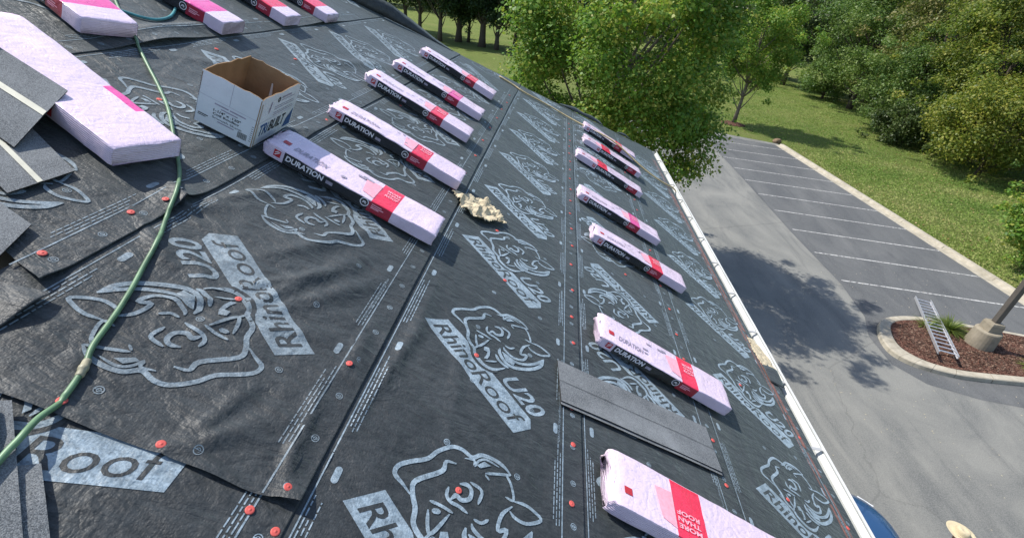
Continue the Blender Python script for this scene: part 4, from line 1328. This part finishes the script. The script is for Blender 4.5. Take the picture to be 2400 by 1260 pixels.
for i in range(15):
    t = (i + .6) / 15.2
    V, F = tube([A0 + (A1 - A0) * t - lo, B0 + (B1 - B0) * t - lo], .021, 10)
    link('rung', make_mesh('rung', V, F, [M['alu']], smooth=False), lad)

# rock at the end of the long kerb
bm = bmesh.new(); bmesh.ops.create_icosphere(bm, subdivisions=3, radius=.38)
for v in bm.verts:
    v.co *= 1 + .22 * float(vnoise(v.co.x * 3 + 2, v.co.y * 3 + v.co.z * 2, 6)); v.co.z = max(v.co.z * .7, -.12)
me = bpy.data.meshes.new('boulder'); bm.to_mesh(me); bm.free(); me.materials.append(M['rock'])
o = link('boulder', me, loc=(19.35, 42.3, .12)); tag(o, 'brown boulder at the far end of the long kerb', 'rock')


# ------------------------------------------------------------------ plants
def leaves(P, Nrm, size, tone, rng, aspect=.62):
    n = len(P)
    Nrm = Nrm / np.linalg.norm(Nrm, axis=1, keepdims=True)
    r = rng.normal(size=(n, 3)); t = np.cross(Nrm, r); t /= np.linalg.norm(t, axis=1, keepdims=True); b = np.cross(Nrm, t)
    s = size * rng.uniform(.45, 1.4, (n, 1))
    V = np.empty((n, 4, 3))
    V[:, 0] = P - t * s * .5
    V[:, 1] = P + b * s * aspect * .5 - Nrm * s * .10 + t * s * .06
    V[:, 2] = P + t * s * .5 - Nrm * s * .06
    V[:, 3] = P - b * s * aspect * .5 - Nrm * s * .10 + t * s * .06
    F = np.arange(n * 4).reshape(n, 4)
    return V.reshape(-1, 3), F, np.repeat(tone, 4)


def crown_pts(lobes, n, rng, tone_mid=.5, tone_sp=.25, droop=0.0):
    P = []; Nn = []; T = []
    w = np.array([l[1] ** 2 for l in lobes]); w = w / w.sum()
    for (c, r, dt), k in zip(lobes, (w * n).astype(int)):
        d = rng.normal(size=(k, 3)); d /= np.linalg.norm(d, axis=1, keepdims=True)
        rr_ = r * (rng.uniform(.25, 1, (k, 1)) ** .45) * (1 + .28 * rng.normal(size=(k, 1)).clip(-1.5, 1.5))
        q = np.asarray(c) + d * rr_ * np.array([1, 1, .72])
        q[:, 2] -= droop * (rr_[:, 0] / r) ** 2
        P.append(q); Nn.append(d * .7 + np.array([0, 0, .75]) + rng.normal(size=(k, 3)) * .55)
        T.append(np.clip(tone_mid + dt + rng.normal(size=k) * tone_sp, 0, 1))
    return np.concatenate(P), np.concatenate(Nn), np.concatenate(T)


def tree(name, loc, H, R, zc, rz, label, cat, mat, bark, n=14000, lsize=.28, nl=38, lr=.30, trunk_r=.2, seed=1, group=None, tone=.5, extra=(), trunk_lean=0, aspect=.62, shell=.75):
    rng = np.random.default_rng(seed)
    e = empty(name, loc); tag(e, label, cat, group)
    lobes = []
    for i in range(nl):
        d = rng.normal(size=3); d /= np.linalg.norm(d)
        q = d * np.array([R, R, rz]) * (shell * rng.uniform(.35, 1) ** .4)
        lobes.append((np.array([0, 0, zc]) + q, R * lr * rng.uniform(.7, 1.35), rng.normal() * .12))
    for i in range(nl // 2):
        d = rng.normal(size=3); d /= np.linalg.norm(d); d[2] = abs(d[2]) if rng.uniform() < .6 else d[2]
        lobes.append((np.array([0, 0, zc]) + d * np.array([R, R, rz]) * rng.uniform(.92, 1.22), R * lr * rng.uniform(.3, .7), rng.normal() * .15))
    for c_, r_ in extra: lobes.append((np.array(c_), r_, rng.normal() * .1))
    P, Nn, T = crown_pts(lobes, n, rng, tone)
    ok = P[:, 2] > .05
    V, F, tn = leaves(P[ok], Nn[ok], lsize, T[ok], rng, aspect)
    link('crown', make_mesh('crown', V, F, [mat], attr=tn), e)
    V = []; F = []
    def addt(pts, rad_, sides=7):
        v, f = tube(pts, rad_, sides); n0 = len(V); V.extend(v); F.extend([tuple(i + n0 for i in q) for q in f])
    topz = zc + rz * .55
    tp = [np.array([trunk_lean * t + .12 * R * .3 * math.sin(t * 5 + seed) * t, .1 * math.cos(t * 4 + seed) * t, topz * t]) for t in np.linspace(0, 1, 9)]
    addt(tp, [trunk_r * (1.25 - t * 1.1 if t > .03 else 1.5) for t in np.linspace(0, 1, 9)], 10)
    for c_, r_, _ in lobes[:min(len(lobes), 26)]:
        t = np.clip((c_[2] - .25 * R) / topz * .72, .18, .9); st = tp[int(t * 8)]
        mid_ = st * .45 + c_ * .55 + np.array([0, 0, -.08 * R])
        addt(catmull([st, mid_, c_], 4), list(np.linspace(trunk_r * .42, trunk_r * .06, 9)), 6)
    link('trunk', make_mesh('trunk', V, F, [bark], smooth=True), e)
    return e


tree('maple_tree', (2.1, 17.6, 0), 12, 3.9, 7.5, 4.7, 'large green maple standing just behind the far corner of the roof', 'tree', M['leaf_maple'], M['bark2'], n=112000, lsize=.105, nl=96, lr=.185, trunk_r=.17, seed=11, tone=.66,
     extra=[((3.1, -.6, 4.2), .85), ((2.6, -.8, 3.8), .8), ((3.3, 0, 5.1), .95), ((1.8, -1.1, 3.9), .8), ((-3.2, -.3, 5.8), .75), ((2.4, -.4, 4.9), .9), ((.8, -1.2, 3.7), .85), ((.2, -2.6, 6.4), 1.0), ((1.2, -2.7, 7.0), 1.0), ((-.8, -2.6, 7.2), 1.0), ((.6, -2.4, 5.4), .9), ((1.6, -2.4, 5.8), .9), ((-.6, -2.3, 5.6), .9)], aspect=.85, shell=.86)
tree('young_tree', (17.4, 48.0, 0), 12, 4.0, 7.1, 4.8, 'young tree with bare trunk in a mulch ring beyond the far end of the lot', 'tree', M['leaf_maple'], M['bark2'], n=36000, lsize=.18, nl=64, lr=.22, trunk_r=.14, seed=21, tone=.66)
o = link('mulch_ring', make_mesh('mulch_ring', *lathe([(1.15, 0), (1.0, .06), (.4, .14)], 20), [M['mulch']], smooth=True), loc=(17.4, 48.0, .0)); tag(o, 'round brown mulch ring at the foot of the young tree', kind='structure')
TR = [
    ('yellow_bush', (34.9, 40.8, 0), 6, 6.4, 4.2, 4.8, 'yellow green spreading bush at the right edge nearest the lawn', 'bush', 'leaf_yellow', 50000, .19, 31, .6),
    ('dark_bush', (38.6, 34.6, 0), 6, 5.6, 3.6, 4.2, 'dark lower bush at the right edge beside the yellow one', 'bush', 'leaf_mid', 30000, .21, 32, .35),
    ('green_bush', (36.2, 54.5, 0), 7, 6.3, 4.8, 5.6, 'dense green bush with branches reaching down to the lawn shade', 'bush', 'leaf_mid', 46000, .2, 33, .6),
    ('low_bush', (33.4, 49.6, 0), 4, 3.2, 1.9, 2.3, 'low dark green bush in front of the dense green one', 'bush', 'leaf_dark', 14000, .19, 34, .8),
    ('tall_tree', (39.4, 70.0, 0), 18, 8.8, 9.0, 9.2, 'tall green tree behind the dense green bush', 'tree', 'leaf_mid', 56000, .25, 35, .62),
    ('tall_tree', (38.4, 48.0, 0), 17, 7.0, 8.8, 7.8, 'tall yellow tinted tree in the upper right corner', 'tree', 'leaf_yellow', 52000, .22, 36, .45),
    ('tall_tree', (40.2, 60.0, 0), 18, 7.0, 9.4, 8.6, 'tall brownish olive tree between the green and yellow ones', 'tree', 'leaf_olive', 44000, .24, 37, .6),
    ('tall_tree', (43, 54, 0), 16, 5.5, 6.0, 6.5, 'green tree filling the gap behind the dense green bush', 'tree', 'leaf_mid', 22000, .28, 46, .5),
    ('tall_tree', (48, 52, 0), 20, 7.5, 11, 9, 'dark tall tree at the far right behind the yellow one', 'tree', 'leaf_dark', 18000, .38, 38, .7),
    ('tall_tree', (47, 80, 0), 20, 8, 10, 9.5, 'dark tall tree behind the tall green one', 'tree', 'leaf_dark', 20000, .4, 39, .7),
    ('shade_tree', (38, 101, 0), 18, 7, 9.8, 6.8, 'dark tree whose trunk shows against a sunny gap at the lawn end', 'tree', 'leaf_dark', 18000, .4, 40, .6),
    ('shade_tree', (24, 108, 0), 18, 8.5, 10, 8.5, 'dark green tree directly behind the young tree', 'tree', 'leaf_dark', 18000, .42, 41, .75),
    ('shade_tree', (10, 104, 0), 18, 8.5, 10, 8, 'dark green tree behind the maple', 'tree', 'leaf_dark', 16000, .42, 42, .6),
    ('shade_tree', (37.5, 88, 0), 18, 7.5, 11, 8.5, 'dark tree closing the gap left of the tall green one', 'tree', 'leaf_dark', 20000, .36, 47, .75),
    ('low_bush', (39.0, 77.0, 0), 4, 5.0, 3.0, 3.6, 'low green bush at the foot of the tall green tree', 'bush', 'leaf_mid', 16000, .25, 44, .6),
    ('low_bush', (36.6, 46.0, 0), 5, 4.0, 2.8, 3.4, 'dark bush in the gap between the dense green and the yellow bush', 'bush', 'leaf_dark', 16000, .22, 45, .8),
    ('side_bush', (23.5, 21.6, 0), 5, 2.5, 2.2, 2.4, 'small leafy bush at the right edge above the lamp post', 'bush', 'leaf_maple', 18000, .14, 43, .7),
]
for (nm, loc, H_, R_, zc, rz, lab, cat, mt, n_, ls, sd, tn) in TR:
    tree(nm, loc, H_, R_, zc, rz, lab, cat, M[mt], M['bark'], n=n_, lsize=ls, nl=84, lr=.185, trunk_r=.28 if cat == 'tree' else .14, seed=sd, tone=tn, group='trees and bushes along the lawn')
BG = [((-28.3, 94.4), .3, 'leftmost dark tree of the row beyond the lawn'), ((-23.5, 86.5), .28, 'second dark tree from the left in the row, slim trunk'), ((-19.0, 81.8), .3, 'dark tree with low hanging twigs in the row beyond the lawn'), ((-16.6, 84.8), .42, 'dark tree with the thick trunk in the middle of the row'),
      ((-15.2, 86.2), .2, 'thin dark trunk right beside the thick one'), ((-12.3, 82.2), .45, 'dark tree with the widest trunk base left of the maple'), ((-9.8, 81.0), .3, 'dark tree closest to the left side of the maple'), ((-7.6, 88.5), .3, 'dark tree partly hidden by the left edge of the maple'), ((-36, 90), .3, 'dark tree mostly hidden behind the roof hip')]
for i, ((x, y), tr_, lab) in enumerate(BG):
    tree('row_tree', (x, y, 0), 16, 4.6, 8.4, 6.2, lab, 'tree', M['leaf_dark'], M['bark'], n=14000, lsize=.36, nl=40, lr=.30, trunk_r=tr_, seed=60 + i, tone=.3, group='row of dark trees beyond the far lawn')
# far wood behind everything
rng = np.random.default_rng(5); lob = []
for i in range(420):
    x = rng.uniform(-130, 120); y = 150 + rng.uniform(0, 25) - .0008 * x * x
    lob.append((np.array([x, y, rng.uniform(1.5, 30)]), rng.uniform(3.5, 6.5), rng.normal() * .15))
P, Nn, T = crown_pts(lob, 90000, rng, .4)
V, F, tn = leaves(P, Nn, 1.1, T, rng)
o = link('far_wood', make_mesh('far_wood', V, F, [M['leaf_dark']], attr=tn)); tag(o, 'dark far wood closing off the view behind the trees', kind='stuff')
rng = np.random.default_rng(6); lob = []
for i in range(120):
    y = rng.uniform(20, 110); x = 58 + rng.uniform(0, 14) - .05 * (y - 60)
    lob.append((np.array([x, y, rng.uniform(1.5, 24)]), rng.uniform(3.5, 6), rng.normal() * .15))
P, Nn, T = crown_pts(lob, 40000, rng, .5)
V, F, tn = leaves(P, Nn, .8, T, rng)
o = link('side_wood', make_mesh('side_wood', V, F, [M['leaf_dark']], attr=tn)); tag(o, 'dark wood behind the bushes on the right', kind='stuff')


def spiky(loc, n, L, label, seed):
    rng = np.random.default_rng(seed); V = []; F = []; T = []
    for i in range(n):
        a_ = rng.uniform(0, 2 * math.pi); ln = L * rng.uniform(.6, 1.15); el = rng.uniform(.35, 1.25); w_ = .014 * rng.uniform(.7, 1.4)
        d = np.array([math.cos(a_), math.sin(a_), 0]); sd_ = np.array([-d[1], d[0], 0]); b0 = d * rng.uniform(0, .12)
        n0 = len(V); tt = rng.uniform(0, 1)
        for k in range(5):
            t = k / 4; q = b0 + d * ln * t * math.cos(el) * (1 + .5 * t) + np.array([0, 0, ln * (t * math.sin(el) - .55 * t * t * math.cos(el))])
            ww = w_ * (1 - t ** 2 * .95)
            V += [q - sd_ * ww, q + sd_ * ww]; T += [tt, tt]
        for k in range(4): F.append((n0 + 2 * k, n0 + 2 * k + 1, n0 + 2 * k + 3, n0 + 2 * k + 2))
    o = link('daylily_clump', make_mesh('daylily_clump', np.array(V), np.array(F), [M['leaf_spike']], attr=T), loc=loc)
    return tag(o, label, 'plant', 'grassy clumps in the mulch island')


spiky((15.05, 15.0, .12), 420, .58, 'yellow green grassy clump between the ladder and the lamp base', 1)
spiky((14.25, 14.95, .12), 60, .45, 'small grassy clump seen between the ladder rungs', 2)
spiky((16.75, 13.2, .12), 300, .52, 'grassy clump at the right edge right of the lamp base', 3)

# grass blades on the near lawn
rng = np.random.default_rng(12); n = 190000
gy = 14 + 86 * rng.uniform(0, 1, n) ** 1.35 ; gx = np.where(gy < 41.8, kx(gy) + .14, 6.0) + (rng.uniform(0, 1, n) ** 1.1) * np.where(gy < 41.8, 17, 36)
okg = ~((gx < 20.2) & (gy < 44.6)) & ~(np.hypot(gx - 17.4, gy - 48) < 1.15)
gx, gy = gx[okg], gy[okg]; n = len(gx)
hgt = rng.uniform(.03, .075, n); an = rng.uniform(0, 2 * math.pi, n); wdt = rng.uniform(.03, .07, n)
lx, ly = rng.normal(0, .03, n), rng.normal(0, .03, n)
V = np.empty((n, 3, 3)); V[:, 0] = np.stack([gx - np.cos(an) * wdt, gy - np.sin(an) * wdt, np.zeros(n)], 1); V[:, 1] = np.stack([gx + np.cos(an) * wdt, gy + np.sin(an) * wdt, np.zeros(n)], 1)
V[:, 2] = np.stack([gx + lx, gy + ly, hgt], 1)
pt = np.clip(.5 + .5 * vnoise(gx * .35, gy * .35, 2) + rng.normal(0, .22, n), 0, 1)
o = link('lawn_grass', make_mesh('lawn_grass', V.reshape(-1, 3), np.arange(n * 3).reshape(n, 3), [M['leaf_grass']], attr=np.repeat(pt, 3))); tag(o, 'short grass tufts of the lawn beyond the kerb', kind='stuff')

# mulch chips in the island
rng = np.random.default_rng(14); n = 9000
px = rng.uniform(12.6, 20.5, n); py = rng.uniform(12.7, 15.3, n)
lo_y = np.interp(px, [12.6, 12.85, 13.2, 14, 15.7, 18.2, 21], [13.5, 13.02, 12.8, 12.7, 12.86, 13.1, 13.4]); hi_y = np.interp(px, [12.6, 12.9, 13.25, 13.75, 14.45, 16, 18, 21], [13.6, 14.45, 14.8, 15.02, 15.2, 15.24, 15.12, 14.9])
okm = (py > lo_y) & (py < hi_y) & (np.hypot(px - 15.6, py - 14.3) > .47)
px, py = px[okm], py[okm]
P = np.stack([px, py, .15 + .035 * vnoise((px - 15) * 2.1, (py - 14) * 2.1, 3) + rng.uniform(0, .015, len(px))], 1)
V, F, tn = leaves(P, np.array([0, 0, 1.0]) + rng.normal(size=(len(px), 3)) * .35, .085, rng.uniform(0, 1, len(px)), rng, .35)
o = link('mulch_chips', make_mesh('mulch_chips', V, F, [M['chips']], attr=tn), isl); o.location = (-15, -14, 0); o['kind'] = 'stuff'

# leaf litter on the lawn
rng = np.random.default_rng(15); n = 2600
py = rng.uniform(16, 62, n); px = np.where(py < 41.8, kx(py) + .15, 14) + rng.uniform(0, 1, n) * np.where(py < 41.8, 16, 24)
okl = ~((px < 20.2) & (py < 44.6)); px, py = px[okl], py[okl]
V, F, tn = leaves(np.stack([px, py, np.full(len(px), .07)], 1), np.array([0, 0, 1.0]) + rng.normal(size=(len(px), 3)) * .3, .10, rng.uniform(0, 1, len(px)), rng, .7)
o = link('lawn_litter', make_mesh('lawn_litter', V, F, [M['leaf_litter']], attr=tn)); tag(o, 'dry leaves strewn over the lawn', kind='stuff')

# fallen leaves and grit on the asphalt
rng = np.random.default_rng(9); n = 560
px = np.concatenate([rng.uniform(3, 20, n // 2), rng.uniform(9, 18, n // 2)]); py = np.concatenate([rng.uniform(3, 40, n // 2), rng.uniform(8, 20, n // 2)])
P = np.stack([px, py, np.full(n, .018)], 1); Nn = np.tile([0, 0, 1.0], (n, 1)) + rng.normal(size=(n, 3)) * .12
ins = ~((px > 11.9) & (py > 12.2) & (py < 15.7))
V, F, tn = leaves(P[ins], Nn[ins], .042, rng.uniform(0, 1, ins.sum()), rng)
o = link('fallen_leaves', make_mesh('fallen_leaves', V, F, [M['litter']], attr=tn)); tag(o, 'small pale leaves and grit scattered on the asphalt', kind='stuff')

# ------------------------------------------------------------------ parked car (its nose shows past the gutter)
car = empty('parked_car', (6.62, 4.5, 0)); tag(car, 'dark blue car parked below the gutter, only its rounded nose in view', 'car')


def rloop(hw, y0, y1, rf, rb, z, n=8):
    pts = []
    for cx_, cy_, r, a0 in ((hw - rf, y1 - rf, rf, 0), (-hw + rf, y1 - rf, rf, 90), (-hw + rb, y0 + rb, rb, 180), (hw - rb, y0 + rb, rb, 270)):
        for k in range(n): q = rad(a0 + 90 * k / (n - 1)); pts.append((cx_ + r * math.cos(q), cy_ + r * math.sin(q), z))
    return pts


def loft(loops, cap=True):
    V = [v for l in loops for v in l]; n = len(loops[0]); F = []
    for i in range(len(loops) - 1):
        for k in range(n): F.append((i * n + k, i * n + (k + 1) % n, (i + 1) * n + (k + 1) % n, (i + 1) * n + k))
    F.append(tuple(range(n - 1, -1, -1)))
    if cap: F.append(tuple((len(loops) - 1) * n + k for k in range(n)))
    return V, F


V, F = loft([rloop(.80, -2.15, 2.12, .5, .4, .18), rloop(.88, -2.22, 2.22, .55, .42, .32), rloop(.90, -2.22, 2.25, .6, .42, .55), rloop(.89, -2.18, 2.22, .65, .42, .74), rloop(.86, -2.1, 2.12, .7, .42, .88), rloop(.80, -2.0, 1.98, .7, .4, .955), rloop(.6, -1.8, 1.6, .55, .35, .985)])
link('body', make_mesh('body', V, F, [M['carpaint']], smooth=True), car)
V, F = loft([rloop(.79, -1.9, 1.05, .35, .35, .96), rloop(.66, -1.5, .35, .3, .3, 1.40)], False)
link('windows', make_mesh('windows', V, F, [M['glass']], smooth=True), car)
V, F = loft([rloop(.665, -1.52, .37, .3, .3, 1.395), rloop(.65, -1.46, .31, .3, .3, 1.44), rloop(.5, -1.2, .1, .25, .25, 1.47)])
link('roof_panel', make_mesh('roof_panel', V, F, [M['carpaint']], smooth=True), car)
for sx in (-1, 1):
    p = MB(); p.add([(sx * .62, 2.17, .58), (sx * .84, 2.0, .58), (sx * .84, 1.97, .74), (sx * .62, 2.15, .74)], [(0, 1, 2, 3)] if sx > 0 else [(3, 2, 1, 0)])
    ob = p.build('headlight', [M['lamp_glass']], car); q = ob.modifiers.new('s', 'SOLIDIFY'); q.thickness = .06; q.offset = 0
    p = MB(); p.box(sx * .80 - .02 + sx * .1, sx * .80 + .02 + sx * .2, .62, .78, .95, 1.08); p.build('mirror', [M['carpaint']], car, bevel=.02)
    for wy in (1.35, -1.35):
        V, F = tube([(sx * .70, wy, .32), (sx * .73, wy, .32), (sx * .89, wy, .32), (sx * .91, wy, .32)], [.28, .32, .32, .28], 24)
        wh = link('wheel', make_mesh('wheel', V, F, [M['tyre']]), car)
        V, F = tube([(sx * .905, wy, .32), (sx * .918, wy, .32)], [.2, .18], 18); link('rim', make_mesh('rim', V, F, [M['chrome']]), wh)

# ------------------------------------------------------------------ person in straw hat
pe_ = empty('person', (7.93, 5.42, 0)); tag(pe_, 'person in a teal shirt and pale straw hat standing beside the blue car', 'person')
J = {'pel': (0, 0, .95), 'sp': (0, 0, 1.15), 'ch': (0, .02, 1.32), 'nk': (0, .02, 1.47), 'hd': (0, .05, 1.58), 'ht': (0, .06, 1.70),
     'shL': (.17, .01, 1.40), 'elL': (.26, .02, 1.13), 'wrL': (.25, .15, .92), 'haL': (.25, .20, .85), 'shR': (-.17, .01, 1.40), 'elR': (-.26, .02, 1.13), 'wrR': (-.25, .15, .92), 'haR': (-.25, .20, .85),
     'hpL': (.09, 0, .90), 'knL': (.11, .03, .50), 'anL': (.12, 0, .09), 'toL': (.13, .16, .045), 'hpR': (-.09, 0, .90), 'knR': (-.11, .05, .50), 'anR': (-.12, .02, .09), 'toR': (-.13, .18, .045)}
RD = {'pel': .14, 'sp': .125, 'ch': .145, 'nk': .058, 'hd': .085, 'ht': .075, 'shL': .068, 'elL': .048, 'wrL': .034, 'haL': .038, 'hpL': .092, 'knL': .062, 'anL': .046, 'toL': .042}
ED = [('pel', 'sp'), ('sp', 'ch'), ('ch', 'nk'), ('nk', 'hd'), ('hd', 'ht'), ('ch', 'shL'), ('shL', 'elL'), ('elL', 'wrL'), ('wrL', 'haL'), ('ch', 'shR'), ('shR', 'elR'), ('elR', 'wrR'), ('wrR', 'haR'), ('pel', 'hpL'), ('hpL', 'knL'), ('knL', 'anL'), ('anL', 'toL'), ('pel', 'hpR'), ('hpR', 'knR'), ('knR', 'anR'), ('anR', 'toR')]
ks = list(J); vv = [J[k] for k in ks]; ee = [(ks.index(a_), ks.index(b_)) for a_, b_ in ED]; rr_ = [RD.get(k, RD.get(k[:-1] + 'L', .05)) for k in ks]
for sx, hb in ((1, 'haL'), (-1, 'haR')):           # five fingers on each hand
    hx, hy, hz = J[hb]
    for k, (ox, ln) in enumerate(((-.03, .055), (-.014, .068), (.002, .072), (.018, .066), (.032, .05))):
        i0 = len(vv); vv += [(hx + ox * .8, hy + .02, hz - .02), (hx + ox, hy + .03 + ln * .35, hz - .03 - ln * .5), (hx + ox * .95, hy + .02 + ln * .4, hz - .03 - ln)]
        rr_ += [.010, .009, .008]; ee += [(ks.index(hb), i0), (i0, i0 + 1), (i0 + 1, i0 + 2)]
me = bpy.data.meshes.new('body'); me.from_pydata(vv, ee, []); me.update()
ob = bpy.data.objects.new('body_src', me); COL.objects.link(ob)
ob.modifiers.new('skin', 'SKIN')
for i, r_ in enumerate(rr_):
    me.skin_vertices[0].data[i].radius = (r_, r_); me.skin_vertices[0].data[i].use_root = (i == 0)
ob.modifiers.new('sub', 'SUBSURF').levels = 2
bpy.context.view_layer.update()
dg = bpy.context.evaluated_depsgraph_get()
bme = bpy.data.meshes.new_from_object(ob.evaluated_get(dg)); bpy.data.objects.remove(ob)
bme.name = 'body'; bme.materials.clear()
for m_ in ('skin', 'shirt', 'jeans', 'boot'): bme.materials.append(M[m_])
for pl in bme.polygons:
    c = pl.center; pl.use_smooth = True
    pl.material_index = 3 if c.z < .11 else 2 if c.z < .96 and abs(c.x) < .2 else 1 if c.z < 1.44 and not (c.z < 1.05 and abs(c.x) > .2) else 0
link('body', bme, pe_)
V, F = lathe([(.0, 1.765), (.04, 1.775), (.075, 1.77), (.092, 1.745), (.100, 1.70), (.105, 1.662), (.118, 1.655), (.17, 1.648), (.205, 1.662), (.208, 1.658), (.17, 1.641), (.11, 1.645), (.098, 1.66), (.09, 1.70)], 28)
V = [(x * 1.0, y * 1.1 + .055, z + .02 * (abs(x) / .2) ** 2 * (1 if z < 1.67 else 0) - (.015 if z > 1.74 and abs(x) < .04 else 0)) for x, y, z in V]
link('straw_hat', make_mesh('straw_hat', V, F[:-2], [M['straw']], smooth=True), pe_)
V, F = tube([(.106 * math.cos(q), .055 + .117 * math.sin(q), 1.672) for q in np.linspace(0, 2 * math.pi, 26)], .008, 6, False)
link('hat_band', make_mesh('hat_band', V, F, [M['straw']]), pe_)
V = []; F = []
for sx in (-1, 1):
    v, f = lathe([(.0, .012), (.008, .009), (.012, 0)], 10); n0 = len(V); V += [(x + sx * .032, .055 + .085 + z * .3, 1.60 + y) for x, y, z in v]; F += [tuple(i + n0 for i in q) for q in f[:-2]]
link('eyes', make_mesh('eyes', V, F, [M['ink_black']]), pe_)
v, f = tube([(0, .135, 1.60), (0, .158, 1.565), (0, .14, 1.555)], [.008, .014, .01], 8); link('nose', make_mesh('nose', v, f, [M['skin']], smooth=True), pe_)
v, f = tube([(-.025, .135, 1.525), (0, .143, 1.522), (.025, .135, 1.525)], [.003, .006, .003], 6); link('mouth', make_mesh('mouth', v, f, [M['ink_red']], smooth=True), pe_)
